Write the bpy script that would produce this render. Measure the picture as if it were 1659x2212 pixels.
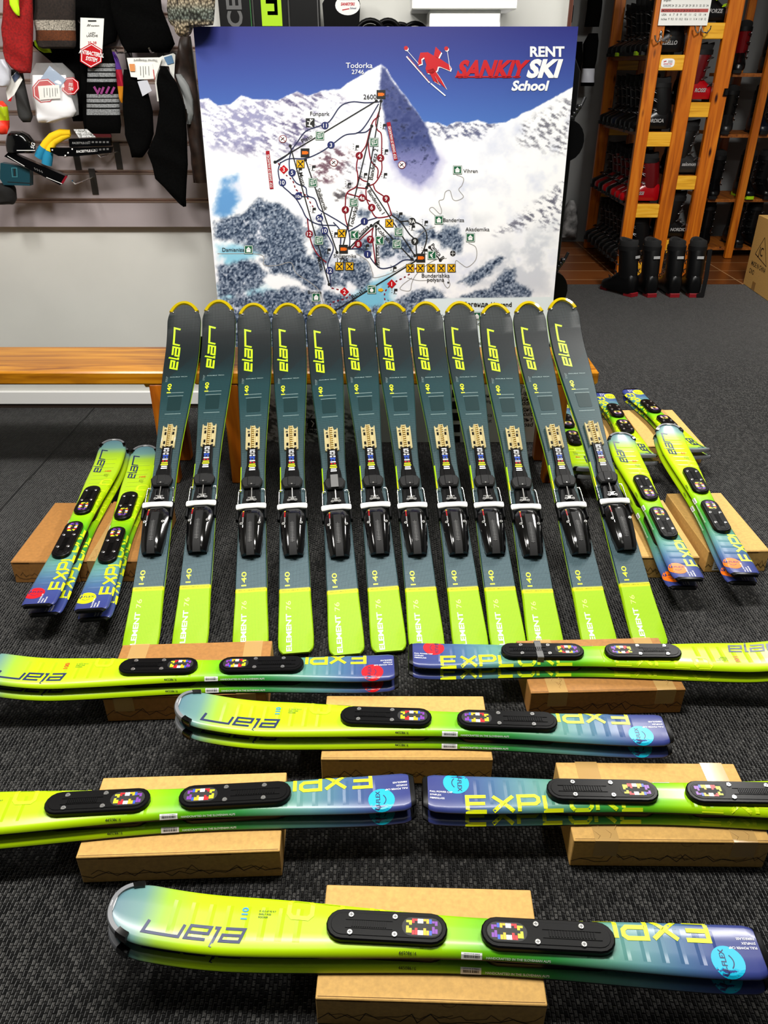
import bpy, math, random
import numpy as np
from mathutils import Vector, Matrix
random.seed(7); rng = np.random.default_rng(7)
for o in list(bpy.data.objects): bpy.data.objects.remove(o)
SC = bpy.context.scene; COL = SC.collection

# ------------------------------------------------------------------ camera
FPX, TH, CH = 1661.0, math.radians(30), 1.41          # focal length in pixels, pitch down, eye height
cam = bpy.data.cameras.new('camera'); camo = bpy.data.objects.new('camera', cam); COL.objects.link(camo)
cam.sensor_fit = 'VERTICAL'; cam.sensor_height = 24.0; cam.lens = 24.0 * FPX / 2212
camo.location = (0, 0, CH); camo.rotation_euler = (math.radians(60), 0, 0)
cam.clip_start = .02; cam.clip_end = 60
SC.camera = camo
# ------------------------------------------------------------------ world, light, exposure
SC.view_settings.view_transform = 'Standard'; SC.view_settings.look = 'None'
SC.view_settings.gamma = 1; SC.view_settings.use_curve_mapping = False
SC.view_settings.exposure = 0.0
w = bpy.data.worlds.new('room_ambient'); SC.world = w; w.use_nodes = True
w.node_tree.nodes['Background'].inputs[0].default_value = (.9, .95, 1, 1)
w.node_tree.nodes['Background'].inputs[1].default_value = .03
def area(name, loc, sx, sy, power, col=(1, .97, .92)):
    l = bpy.data.lights.new(name, 'AREA'); l.shape = 'RECTANGLE'; l.size = sx; l.size_y = sy
    l.energy = power; l.color = col
    o = bpy.data.objects.new(name, l); COL.objects.link(o); o.location = loc
    return o
area('ceiling_lamp', (-.1, 1.5, 2.68), 1.3, .3, 92)
area('ceiling_lamp', (-1.6, 1.6, 2.68), .3, .9, 48)
area('ceiling_lamp', (1.9, 3.5, 2.68), .3, 1.2, 135)
area('ceiling_lamp', (.2, .75, 2.68), 1.2, .3, 3)
area('ceiling_lamp', (1.6, 5.2, 2.68), 1.0, .2, 10)

# ------------------------------------------------------------------ helpers
COS, SIN = math.cos(TH), math.sin(TH)
def atz(px, py, z):                                   # point of the plane at height z on the sight line of a photo point
    a = (px - 829.5) / FPX; b = (py - 1106) / FPX
    t = (CH - z) / (SIN + b * COS)
    return Vector((a * t, (COS - b * SIN) * t, z))
def aty(px, py, y):                                   # same for an upright plane at distance y
    a = (px - 829.5) / FPX; b = (py - 1106) / FPX
    t = y / (COS - b * SIN)
    return Vector((a * t, y, CH - (SIN + b * COS) * t))
def lin(c):
    c = [v / 255 for v in c]
    return [v / 12.92 if v <= .04045 else ((v + .055) / 1.055) ** 2.4 for v in c]
class N:                                              # tiny node-tree helper
    def __init__(s, name):
        s.m = bpy.data.materials.new(name); s.m.use_nodes = True
        s.t = s.m.node_tree; s.b = s.t.nodes['Principled BSDF']
    def n(s, typ, **k):
        x = s.t.nodes.new(typ)
        for a, v in k.items(): setattr(x, a, v)
        return x
    def l(s, a, b): s.t.links.new(a, b)
    def math(s, op, a, b=None, c=None):
        x = s.n('ShaderNodeMath', operation=op)
        for i, v in enumerate((a, b, c)):
            if v is None: continue
            if isinstance(v, (int, float)): x.inputs[i].default_value = v
            else: s.l(v, x.inputs[i])
        return x.outputs[0]
    def mix(s, f, a, b, blend='MIX'):
        x = s.n('ShaderNodeMix', data_type='RGBA', blend_type=blend)
        for i, v in ((0, f), (6, a), (7, b)):
            if isinstance(v, (int, float)): x.inputs[i].default_value = v
            elif isinstance(v, (tuple, list)): x.inputs[i].default_value = (*lin(v), 1)
            else: s.l(v, x.inputs[i])
        return x.outputs[2]
    def ramp(s, fac, stops, interp='LINEAR'):
        x = s.n('ShaderNodeValToRGB'); r = x.color_ramp; r.interpolation = interp
        while len(r.elements) < len(stops): r.elements.new(.5)
        for e, (p, c) in zip(r.elements, stops): e.position = p; e.color = (*lin(c), 1)
        s.l(fac, x.inputs[0]); return x.outputs[0]
    def bump(s, h, strength=.3, dist=.002):
        x = s.n('ShaderNodeBump'); x.inputs['Strength'].default_value = strength; x.inputs['Distance'].default_value = dist
        s.l(h, x.inputs['Height']); s.l(x.outputs[0], s.b.inputs['Normal'])
    def set(s, **k):
        for a, v in k.items(): s.b.inputs[a.replace('_', ' ')].default_value = v
        return s
_M = {}
def mat(name, c, rough=.5, metal=0, noise=0, scale=60, bump=0, **k):
    if name in _M: return _M[name]
    q = N(name); q.set(Base_Color=(*lin(c), 1), Roughness=rough, Metallic=metal, **k)
    if noise or bump:
        tc = q.n('ShaderNodeTexCoord'); tx = q.n('ShaderNodeTexNoise'); tx.inputs['Scale'].default_value = scale
        tx.inputs['Detail'].default_value = 4
        q.l(tc.outputs['Object'], tx.inputs['Vector'])
        if noise:
            c0 = [max(0, v * (1 - noise)) for v in c]; c1 = [min(255, v * (1 + noise)) for v in c]
            q.l(q.ramp(tx.outputs[0], [(.3, c0), (.7, c1)]), q.b.inputs['Base Color'])
        if bump: q.bump(tx.outputs[0], bump, .004)
    _M[name] = q.m; return q.m

def tag(o, label, cat, group=None):
    o['label'] = label; o['category'] = cat
    if group: o['group'] = group
    return o
def empty(name, loc=(0, 0, 0), rz=0):
    o = bpy.data.objects.new(name, None); COL.objects.link(o); o.location = loc; o.rotation_euler = (0, 0, rz)
    o.empty_display_size = .05
    return o
def dup(o, parent=None):
    c = o.copy(); COL.objects.link(c)
    if parent: c.parent = parent
    for ch in list(o.children): dup(ch, c)
    return c
class MB:
    def __init__(s): s.v = []; s.f = []; s.m = []; s.uv = {}
    def add(s, vs, fs, mi=0, fn=None):
        b = len(s.v)
        s.v += [tuple(fn(*p)) if fn else tuple(p) for p in vs]
        for f in fs: s.f.append([b + i for i in f]); s.m.append(mi)
        return b
    def box(s, x0, x1, y0, y1, z0, z1, mi=0, c=0, fn=None):
        if c <= 0:
            vs = [(x, y, z) for z in (z0, z1) for y in (y0, y1) for x in (x0, x1)]
            s.add(vs, [(0, 2, 3, 1), (4, 5, 7, 6), (0, 1, 5, 4), (2, 6, 7, 3), (0, 4, 6, 2), (1, 3, 7, 5)], mi, fn)
        else:
            s.prism([(x0 + c, y0), (x1 - c, y0), (x1, y0 + c), (x1, y1 - c), (x1 - c, y1), (x0 + c, y1), (x0, y1 - c), (x0, y0 + c)], z0, z1, c, mi, fn, both=True)
    def prism(s, out, z0, z1, c=0, mi=0, fn=None, both=False):     # counter-clockwise outline in xy, bevelled rim
        n = len(out); rings = []
        def inset(d):
            r = []
            for i in range(n):
                p, a, q = Vector(out[i - 1]), Vector(out[i]), Vector(out[(i + 1) % n])
                e1 = (a - p).normalized(); e2 = (q - a).normalized()
                m = Vector((-(e1.y + e2.y), e1.x + e2.x)); 
                if m.length < 1e-6: m = Vector((-e1.y, e1.x))
                m.normalize(); k = max(.35, m.dot(Vector((-e1.y, e1.x))))
                r.append(a + m * d / k)
            return r
        if both and c: rings += [(inset(c), z0), (inset(0), z0 + c)]
        else: rings.append((inset(0), z0))
        if c: rings += [(inset(0), z1 - c), (inset(c), z1)]
        else: rings.append((inset(0), z1))
        vs = [(p[0], p[1], z) for r, z in rings for p in r]; fs = [list(range(n))[::-1]]
        for k in range(len(rings) - 1):
            for i in range(n):
                j = (i + 1) % n; fs.append([k * n + i, k * n + j, k * n + n + j, k * n + n + i])
        fs.append([(len(rings) - 1) * n + i for i in range(n)])
        s.add(vs, fs, mi, fn)
    def tube(s, pts, r, n=8, mi=0, fn=None):
        P = [Vector(p) for p in pts]; vs = []; fs = []
        up = Vector((0, 0, 1))
        for i, p in enumerate(P):
            d = (P[min(i + 1, len(P) - 1)] - P[max(i - 1, 0)]).normalized()
            a = d.cross(up if abs(d.z) < .95 else Vector((1, 0, 0))).normalized(); b = a.cross(d)
            rr = r[i] if isinstance(r, (list, tuple)) else r
            for k in range(n):
                t = 2 * math.pi * k / n; vs.append(p + (a * math.cos(t) + b * math.sin(t)) * rr)
        for i in range(len(P) - 1):
            for k in range(n):
                j = (k + 1) % n; fs.append([i * n + k, i * n + j, i * n + n + j, i * n + n + k])
        fs.append(list(range(n))[::-1]); fs.append([(len(P) - 1) * n + k for k in range(n)])
        s.add(vs, fs, mi, fn)
    def loft(s, rings, mi=0, fn=None, cap=True):
        n = len(rings[0]); vs = [p for r in rings for p in r]; fs = []
        for i in range(len(rings) - 1):
            for k in range(n):
                j = (k + 1) % n; fs.append([i * n + k, i * n + j, i * n + n + j, i * n + n + k])
        if cap: fs.append(list(range(n))[::-1]); fs.append([(len(rings) - 1) * n + k for k in range(n)])
        s.add(vs, fs, mi, fn)
    def disc(s, x, y, r, z0, z1, n=16, c=0, mi=0, fn=None):
        s.prism([(x + r * math.cos(2 * math.pi * i / n), y + r * math.sin(2 * math.pi * i / n)) for i in range(n)], z0, z1, c, mi, fn)
    def flat(s, poly, mi=0, fn=None):                 # polygon(x, y) on a surface fn(x, y)
        s.add([(p[0], p[1]) for p in poly], [list(range(len(poly)))], mi, fn)
    def quad(s, x0, x1, y0, y1, mi=0, fn=None, nx=1, ny=1):
        vs = [(x0 + (x1 - x0) * i / nx, y0 + (y1 - y0) * j / ny) for j in range(ny + 1) for i in range(nx + 1)]
        fs = [[j * (nx + 1) + i, j * (nx + 1) + i + 1, (j + 1) * (nx + 1) + i + 1, (j + 1) * (nx + 1) + i] for j in range(ny) for i in range(nx)]
        s.add(vs, fs, mi, fn)
    def line(s, pts, w, mi=0, fn=None, seg=0, closed=False):       # mitred ribbon
        P = [Vector(p) for p in pts]
        if seg:
            Q = [P[0]]
            for a, b in zip(P, P[1:]):
                k = max(1, math.ceil((b - a).length / seg))
                Q += [a.lerp(b, i / k) for i in range(1, k + 1)]
            P = Q
        n = len(P); vs = []
        for i, p in enumerate(P):
            a = P[i - 1] if (i or closed) else None; b = P[(i + 1) % n] if (i < n - 1 or closed) else None
            e1 = (p - a).normalized() if a is not None else (b - p).normalized()
            e2 = (b - p).normalized() if b is not None else e1
            m = Vector((-(e1.y + e2.y), e1.x + e2.x))
            if m.length < 1e-6: m = Vector((-e1.y, e1.x))
            m.normalize(); k = max(.5, m.dot(Vector((-e1.y, e1.x))))
            o = m * (w / 2 / k); vs += [(p + o)[:], (p - o)[:]]
        fs = [[2 * i + 1, 2 * i + 3, 2 * i + 2, 2 * i] for i in range(n - 1)]
        if closed: fs.append([2 * n - 1, 1, 0, 2 * n - 2])
        s.add(vs, fs, mi, fn)
    def text(s, st, h, fn, x=0, y=0, ang=0, mi=0, bold=0, shear=0, sx=1, align='L', flipy=1):
        vs, fs, wd = glyphs(st, bold)
        off = {'L': 0, 'C': -wd / 2, 'R': -wd}[align]; ca, sa = math.cos(ang), math.sin(ang)
        o = []
        for (a, b) in vs:
            a = (a + off) * h * sx + shear * b * h; b = b * h * flipy
            o.append((x + a * ca - b * sa, y + a * sa + b * ca))
        s.add(o, fs if flipy > 0 else [f[::-1] for f in fs], mi, fn)
        return wd * h * sx
    def build(s, name, mats, parent=None, smooth=0, uv=None):
        me = bpy.data.meshes.new(name); me.from_pydata(s.v, [], s.f); 
        for m in (mats if isinstance(mats, (list, tuple)) else [mats]): me.materials.append(m)
        me.polygons.foreach_set('material_index', s.m)
        if uv:
            l = me.uv_layers.new(name='UVMap')
            idx = np.empty(len(me.loops), int); me.loops.foreach_get('vertex_index', idx)
            l.data.foreach_set('uv', np.array([uv[i] for i in idx], float).ravel())
        if smooth:
            me.polygons.foreach_set('use_smooth', [True] * len(me.polygons))
            try: me.set_sharp_from_angle(angle=math.radians(smooth))
            except Exception: pass
        me.validate(); me.update()
        o = bpy.data.objects.new(name, me); COL.objects.link(o)
        if parent: o.parent = parent
        return o
_G = {}
def glyphs(st, bold=0):                               # text -> triangles, cap height 1
    if (st, bold) in _G: return _G[(st, bold)]
    cu = bpy.data.curves.new('t', 'FONT'); cu.body = st; cu.size = 1; cu.resolution_u = 3; cu.offset = bold
    o = bpy.data.objects.new('t', cu); COL.objects.link(o)
    bpy.context.view_layer.update(); dg = bpy.context.evaluated_depsgraph_get()
    e = o.evaluated_get(dg); me = e.to_mesh()
    k = 1 / .73
    vs = [(v.co.x * k, v.co.y * k) for v in me.vertices]; fs = [list(p.vertices) for p in me.polygons]
    fs = [f if me.polygons[i].normal.z >= 0 else f[::-1] for i, f in enumerate(fs)]
    e.to_mesh_clear(); bpy.data.objects.remove(o); bpy.data.curves.remove(cu)
    x0 = min([v[0] for v in vs] or [0]); x1 = max([v[0] for v in vs] or [0])
    vs = [(a - x0, b) for a, b in vs]
    _G[(st, bold)] = (vs, fs, x1 - x0); return _G[(st, bold)]
def part(bm, name, m, parent, smooth=0, label=None):
    o = bm.build(name, m, parent, smooth)
    if label: o['label'] = label
    return o
def struct(bm, name, m, smooth=0):
    o = bm.build(name, m, None, smooth); o['kind'] = 'structure'; return o

# ------------------------------------------------------------------ materials of the place
def carpet_mat():
    q = N('ribbed_carpet'); tc = q.n('ShaderNodeTexCoord'); mp = q.n('ShaderNodeMapping')
    mp.inputs['Rotation'].default_value = (0, 0, math.pi / 2)
    q.l(tc.outputs['Object'], mp.inputs[0])
    wn = q.n('ShaderNodeTexNoise'); wn.inputs['Scale'].default_value = 60; q.l(mp.outputs[0], wn.inputs['Vector'])
    ad = q.n('ShaderNodeMix', data_type='VECTOR', blend_type='MIX') if False else None
    vm = q.n('ShaderNodeVectorMath', operation='MULTIPLY_ADD'); q.l(wn.outputs['Color'], vm.inputs[0])
    vm.inputs[1].default_value = (.0045, .003, 0); q.l(mp.outputs[0], vm.inputs[2])
    br = q.n('ShaderNodeTexBrick', offset=.5)
    q.l(vm.outputs[0], br.inputs['Vector'])
    for k, v in (('Scale', 1), ('Mortar Size', .0019), ('Mortar Smooth', .7), ('Bias', -.25), ('Brick Width', .0125), ('Row Height', .0078)): br.inputs[k].default_value = v
    br.inputs['Color1'].default_value = (.006, .006, .006, 1); br.inputs['Color2'].default_value = (.115, .112, .106, 1)
    br.inputs['Mortar'].default_value = (.003, .003, .003, 1)
    n2 = q.n('ShaderNodeTexNoise'); n2.inputs['Scale'].default_value = 380; n2.inputs['Detail'].default_value = 2
    q.l(tc.outputs['Object'], n2.inputs['Vector'])
    f = q.ramp(n2.outputs[0], [(.35, (90, 90, 90)), (.7, (255, 255, 255))])
    q.l(q.mix(1, br.outputs['Color'], f, 'MULTIPLY'), q.b.inputs['Base Color'])
    q.bump(q.math('SUBTRACT', 1, br.outputs['Fac']), .8, .004); q.set(Roughness=.95, Specular_IOR_Level=.1, Sheen_Weight=.24, Sheen_Roughness=.4)
    return q.m
def wood_mat(name, c0, c1, c2, axis='x', rough=.3, sc=1):
    q = N(name); tc = q.n('ShaderNodeTexCoord'); mp = q.n('ShaderNodeMapping')
    mp.inputs['Scale'].default_value = {'x': (1.2, 18, 18), 'y': (18, 1.2, 18), 'z': (18, 18, 1.2)}[axis]
    q.l(tc.outputs['Object'], mp.inputs[0])
    n1 = q.n('ShaderNodeTexNoise'); n1.inputs['Scale'].default_value = 1.6 * sc; n1.inputs['Detail'].default_value = 5; n1.inputs['Distortion'].default_value = 1.2
    q.l(mp.outputs[0], n1.inputs['Vector'])
    c = q.ramp(n1.outputs[0], [(.3, c0), (.5, c1), (.68, c2)])
    vo = q.n('ShaderNodeTexVoronoi'); vo.inputs['Scale'].default_value = 3.2
    mp2 = q.n('ShaderNodeMapping'); mp2.inputs['Scale'].default_value = {'x': (1, 3, 3), 'y': (3, 1, 3), 'z': (3, 3, 1)}[axis]
    q.l(tc.outputs['Object'], mp2.inputs[0]); q.l(mp2.outputs[0], vo.inputs['Vector'])
    k = q.ramp(vo.outputs['Distance'], [(.06, (70, 35, 10)), (.14, (255, 255, 255))])
    q.l(q.mix(1, c, k, 'MULTIPLY'), q.b.inputs['Base Color'])
    q.bump(n1.outputs[0], .15, .002); q.set(Roughness=rough)
    return q.m
CARPET = carpet_mat()
PINE_X = wood_mat('varnished_pine_seat', (128, 70, 5), (180, 114, 10), (204, 138, 24), 'x', .25)
PINE_Z = wood_mat('varnished_pine_post', (150, 72, 8), (188, 98, 12), (205, 118, 24), 'z', .35)
PINE_R = wood_mat('varnished_pine_rung', (190, 130, 25), (226, 166, 40), (238, 184, 64), 'x', .35)
PINE_Y = wood_mat('dark_pine_shelf', (110, 56, 10), (150, 82, 16), (170, 98, 26), 'y', .5)
WHITE = mat('white_wall_paint', (214, 214, 208), .7, noise=.02, scale=3, bump=.05)
FARWALL = mat('grey_far_wall_paint', (120, 122, 122), .8, noise=.05, scale=2)
SLAT = mat('slatwall_laminate', (168, 158, 160), .35)
ALU = mat('brushed_aluminium', (214, 190, 178), .4, 1)
STEEL = mat('bright_steel', (215, 215, 215), .25, 1)
CHROME = mat('polished_chrome', (235, 235, 235), .08, 1)
BLACKP = mat('black_plastic', (6, 6, 7), .36, Specular_IOR_Level=.14)
BLACKM = mat('matt_black_plastic', (13, 13, 14), .6, Specular_IOR_Level=.25)
GLOSSB = mat('gloss_black_plastic', (6, 6, 7), .12)
BLACKC = mat('black_knit_cloth', (5, 5, 5), .95, noise=.4, scale=200, Specular_IOR_Level=.05)
KRAFT2 = mat('brown_cardboard', (158, 108, 50), .7, noise=.06, scale=100, bump=.04)
KRAFT = mat('kraft_cardboard', (196, 154, 84), .75, noise=.05, scale=120, bump=.04)
INK = mat('black_ink', (12, 12, 12), .6)
PAPER = mat('white_paper', (235, 235, 230), .6)
LIME = mat('lime_print', (174, 222, 16), .4)
YEL = mat('yellow_print', (222, 232, 20), .4)
WHT = mat('white_print', (240, 240, 240), .4)
NAVY = mat('navy_print', (28, 38, 84), .4)
REDP = mat('red_print', (190, 8, 22), .4)
DKRED = mat('dark_red_print', (126, 8, 28), .4)
BLUEP = mat('dark_blue_print', (34, 42, 100), .4)
GREENP = mat('green_sign_print', (24, 94, 60), .4)
ORANGE = mat('orange_print', (236, 110, 16), .4)
AMBER = mat('amber_sign_print', (232, 176, 10), .4)
BLUE = mat('blue_print', (40, 80, 190), .4)
PURPLE = mat('purple_print', (120, 50, 160), .4)
CYAN = mat('cyan_sticker', (0, 170, 205), .4)
LGREY = mat('light_grey_print', (150, 150, 150), .5)
GREY = mat('mid_grey_plastic', (92, 92, 92), .5)
SILVER = mat('silver_grey_plastic', (108, 110, 114), .5)
TAPE = N('clear_packing_tape').set(Base_Color=(*lin((205, 168, 105)), 1), Roughness=.12, Alpha=.55).m

# ------------------------------------------------------------------ the setting
bm = MB()
SA, SB = atz(0, 1102, 0), atz(108, 985, 0)            # seam between the carpets at the left
def zq(*pts): return [(p[0], p[1], 0) for p in pts]
bm.add([(-4, -.6, 0), (4, -.6, 0), (4, 5.87, 0), (-4, 5.87, 0)], [(0, 1, 2, 3)])
struct(bm, 'floor', CARPET)
bm = MB()
q = N('brown_floor_tile'); tc = q.n('ShaderNodeTexCoord'); br = q.n('ShaderNodeTexBrick', offset=0)
q.l(tc.outputs['Object'], br.inputs['Vector'])
for k, v in (('Scale', 1), ('Mortar Size', .005), ('Brick Width', .9), ('Row Height', .3)): br.inputs[k].default_value = v
br.inputs['Color1'].default_value = (*lin((112, 62, 26)), 1); br.inputs['Color2'].default_value = (*lin((92, 50, 22)), 1)
br.inputs['Mortar'].default_value = (*lin((170, 130, 90)), 1); q.l(br.outputs[0], q.b.inputs['Base Color']); q.set(Roughness=.3)
bm.box(-4, 4, 5.87, 7.6, -.02, .004); struct(bm, 'floor_tiled', q.m)
bm = MB()
d = (SB - SA).normalized(); nrm = Vector((-d.y, d.x, 0))
bm.add([SA - d * 2 - nrm * .004 + Vector((0, 0, .001)), SB + d * 1 - nrm * .004 + Vector((0, 0, .001)), SB + d * 1 + nrm * .004 + Vector((0, 0, .001)), SA - d * 2 + nrm * .004 + Vector((0, 0, .001))], [(0, 1, 2, 3)])
struct(bm, 'trim_1', mat('carpet_seam', (5, 5, 5), .9))
WX = .70                                              # the back wall ends here
bm = MB(); bm.box(-4, WX, 3.45, 3.6, 0, 2.75); struct(bm, 'wall_back', WHITE)
bm = MB(); bm.box(-4, WX, 3.432, 3.45, .02, .085, c=.004); struct(bm, 'baseboard_back', mat('white_gloss_paint', (240, 240, 238), .3))
bm = MB(); bm.box(-4, WX, 3.44, 3.45, 0, .02); struct(bm, 'trim_2', mat('dark_floor_strip', (40, 26, 16), .7))
bm = MB(); bm.box(-4.1, -4, -.6, 3.6, 0, 2.75); struct(bm, 'wall_left', WHITE)
bm = MB(); bm.box(-4, 4, 7.5, 7.6, 0, 2.75); struct(bm, 'wall_far', FARWALL)
bm = MB(); bm.box(4, 4.1, -.6, 7.6, 0, 2.75); struct(bm, 'wall_right', FARWALL)
bm = MB(); bm.box(WX - .006, WX + .008, 3.44, 3.62, 0, 2.75, c=.002); struct(bm, 'trim_3', mat('red_brown_corner_wood', (84, 40, 22), .5))
bm = MB(); bm.box(-4.1, 4.1, -.6, 7.6, 2.75, 2.8); struct(bm, 'ceiling', mat('white_ceiling_paint', (225, 225, 220), .9))
SY = 3.42                                             # front of the slatwall panel
zb = aty(200, 490, SY).z; g0, g1 = aty(200, 433, SY).z, aty(200, 372, SY).z; gs = g1 - g0
sx1 = aty(452, 200, SY).x
bm = MB(); zs = [zb] + [g0 + gs * i for i in range(14)]
for a, b in zip(zs, zs[1:]):
    if b > 2.7: break
    bm.box(-4, sx1, SY, SY + .028, a + (.009 if a > zb else 0), b - .009)
bm.box(-4, sx1, SY + .02, SY + .029, zb, zs[9]); struct(bm, 'wall_slatted', SLAT)
for i, z in enumerate(zs[1:10]):
    bm = MB(); bm.box(-4, sx1, SY - .0015, SY + .02, z - .0088, z - .0015); bm.box(-4, sx1, SY - .0008, SY + .02, z + .0055, z + .0088)
    bm.box(-4, sx1, SY + .016, SY + .02, z - .009, z + .009); struct(bm, 'trim_%d' % (i + 4), ALU)
# ------------------------------------------------------------------ piste map board leaning against the wall
PA = math.radians(5); PB = Vector((0, 3.05, 0)); PU = Vector((0, math.sin(PA), math.cos(PA))); PN = Vector((0, -math.cos(PA), math.sin(PA)))
PX0, PX1, PL = -.669, .681, 1.542
def onboard(px, py):                                  # photo point -> (x, s) on the board face
    a = (px - 829.5) / FPX; b = (py - 1106) / FPX
    d = Vector((a, COS - b * SIN, -SIN - b * COS)); o = Vector((0, 0, CH))
    t = (PB - o).dot(PN) / d.dot(PN); p = o + d * t
    return p.x, (p - PB).dot(PU)
def bl(layer):                                        # print layer: photo point -> board local point
    def fn(px, py, _=0):
        x, s = onboard(px, py); return (x, s, .0005 * layer)
    return fn
board = empty('piste_map_board'); board.matrix_world = Matrix(((1, 0, 0, PB.x), (0, PU.y, PN.y, PB.y), (0, PU.z, PN.z, PB.z), (0, 0, 0, 1)))
tag(board, 'large printed piste map panel of snowy mountains propped behind the bench', 'sign board')
bm = MB(); bm.box(PX0, PX1, 0, PL, -.012, -.0006, c=.001); part(bm, 'backing_panel', mat('grey_panel_core', (120, 122, 130), .6), board)

def vnoise(x, y, seed):
    xi = np.floor(x).astype(np.int64); yi = np.floor(y).astype(np.int64); fx = x - xi; fy = y - yi
    fx = fx * fx * (3 - 2 * fx); fy = fy * fy * (3 - 2 * fy)
    def h(a, b):
        n = (a * 374761393 + b * 668265263 + seed * 974634777) & 0xffffffff
        n = ((n ^ (n >> 13)) * 1274126177) & 0xffffffff
        return ((n ^ (n >> 16)) & 0xffff) / 65535.0
    return (h(xi, yi) * (1 - fx) + h(xi + 1, yi) * fx) * (1 - fy) + (h(xi, yi + 1) * (1 - fx) + h(xi + 1, yi + 1) * fx) * fy
def fbm(x, y, seed, o=4):
    r = 0; a = .5; t = 0
    for i in range(o): r = r + a * vnoise(x * 2 ** i, y * 2 ** i, seed + i); t += a; a *= .55
    return r / t
def sdist(poly, X, Y):                                # signed distance to a polygon, inside positive
    ins = np.zeros(X.shape, bool); dm = np.full(X.shape, 1e9)
    for (x0, y0), (x1, y1) in zip(poly, poly[1:] + poly[:1]):
        dx, dy = x1 - x0, y1 - y0
        t = np.clip(((X - x0) * dx + (Y - y0) * dy) / (dx * dx + dy * dy + 1e-9), 0, 1)
        dm = np.minimum(dm, np.hypot(X - x0 - t * dx, Y - y0 - t * dy))
        if dy: ins ^= ((y0 > Y) != (y1 > Y)) & (X < (x1 - x0) * (Y - y0) / dy + x0)
    return np.where(ins, dm, -dm)
def sstep(a, b, v): t = np.clip((v - a) / (b - a), 0, 1); return t * t * (3 - 2 * t)
NX, NY = 420, 470
gx, gs_ = np.meshgrid(np.linspace(PX0, PX1, NX), np.linspace(0, PL, NY))
yw = PB.y + PU.y * gs_; zw = PU.z * gs_               # the picture is laid out on the sheet through the photo's view of it
zc = yw * COS + (CH - zw) * SIN
PXg = 829.5 + FPX * gx / zc; PYg = 1106 + FPX * ((CH - zw) * COS - yw * SIN) / zc
C = np.zeros((NY, NX, 3))
def paint(col, m): 
    global C
    m = np.clip(m, 0, 1)[..., None]; C = C * (1 - m) + np.asarray(col if isinstance(col, np.ndarray) else np.array(col, float)) * m
t = np.clip((PYg - 57) / 210, 0, 1)[..., None]
C = np.array([40, 44, 122.]) * (1 - t) + np.array([74, 112, 186.]) * t
ridge = [(400, 218), (450, 212), (470, 228), (497, 226), (520, 207), (545, 214), (575, 214), (600, 218), (640, 197), (662, 208), (690, 198), (722, 194), (735, 192), (752, 178), (775, 165), (800, 150), (823, 138), (836, 148), (850, 175), (885, 220), (915, 262), (945, 265), (965, 272), (985, 263), (1005, 265), (1030, 260), (1060, 268), (1092, 265), (1150, 235), (1200, 208), (1250, 182)]
rx, ry = zip(*ridge); R = np.interp(PXg, rx, ry) + 5 * (fbm(PXg / 12, PYg * 0 + 3, 5) - .5)
snow = sstep(-1.5, 1.5, PYg - R)
n1 = fbm(PXg / 40, PYg / 40, 11, 5); n2 = fbm(PXg / 9, PYg / 9, 23, 4); n3 = fbm((PXg + PYg * .6) / 14, (PYg - PXg * .5) / 5, 31, 4); n4 = fbm(PXg / 3.2, PYg / 3.2, 47, 3)
base = np.array([250, 250, 253.]) - np.clip(.50 - n1, 0, 1)[..., None] * np.array([90, 80, 45.])
paint(base, snow)
def region(poly, col, thr, soft=8, nz=None, amp=10, k=.12, jag=14):
    m = sstep(-soft, soft, sdist(poly, PXg, PYg) + (n2 - .5) * jag) * snow
    if nz is not None: m = m * sstep(thr - k, thr + k, nz)
    paint(col, m)
# rocks on the slopes
region([(425, 205), (560, 208), (660, 198), (735, 200), (760, 235), (690, 280), (650, 320), (600, 335), (520, 330), (440, 300)], (92, 86, 124), .57, 16, n3 * .6 + n1 * .4, 10, .12)
region([(425, 215), (560, 215), (600, 250), (560, 320), (440, 320)], (150, 150, 186), .52, 24, n1 * .5 + n3 * .5, 10, .12)
region([(685, 330), (740, 318), (765, 335), (740, 375), (700, 402), (672, 380)], (112, 84, 98), .55, 10, n3)
region([(720, 415), (760, 405), (755, 430), (725, 432)], (90, 84, 90), .48, 6, n3)
region([(745, 350), (790, 355), (780, 420), (745, 400)], (120, 116, 130), .62, 8, n3)
region([(1125, 270), (1200, 225), (1245, 200), (1235, 330), (1190, 330), (1120, 310)], (120, 120, 132), .60, 12, n3)
region([(1070, 505), (1130, 460), (1190, 410), (1225, 390), (1215, 500), (1150, 490), (1110, 495)], (104, 104, 120), .58, 12, n3)
region([(930, 262), (1010, 262), (1075, 268), (1040, 300), (960, 300), (930, 290)], (100, 104, 136), .54, 6, n3)
# big shaded face of the peak
face = [(823, 140), (836, 148), (850, 175), (885, 220), (920, 262), (938, 310), (950, 345), (935, 380), (905, 402), (868, 380), (850, 350), (838, 310), (830, 262), (822, 215), (818, 180)]
sd = sdist(face, PXg, PYg) + (n2 - .5) * 10
fade = 1 - sstep(300, 410, PYg) * .55
paint(np.stack([62 + 70 * (n2 - .4), 72 + 66 * (n2 - .4), 124 + 60 * (n2 - .4)], -1), sstep(-3, 6, sd) * fade * snow)
paint((140, 138, 196), sstep(-28, 10, sd) * sstep(300, 350, PYg) * .6 * snow)
paint((36, 42, 76), sstep(0, 10, sd) * sstep(.56, .72, n2 * .6 + n3 * .4) * fade * .9)
# grey haze and valley
region([(960, 590), (1100, 520), (1200, 480), (1190, 640), (1080, 640)], (206, 210, 220), .5, 30, n1)
region([(940, 450), (1060, 470), (1000, 520)], (224, 226, 232), .45, 20, n1)
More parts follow.
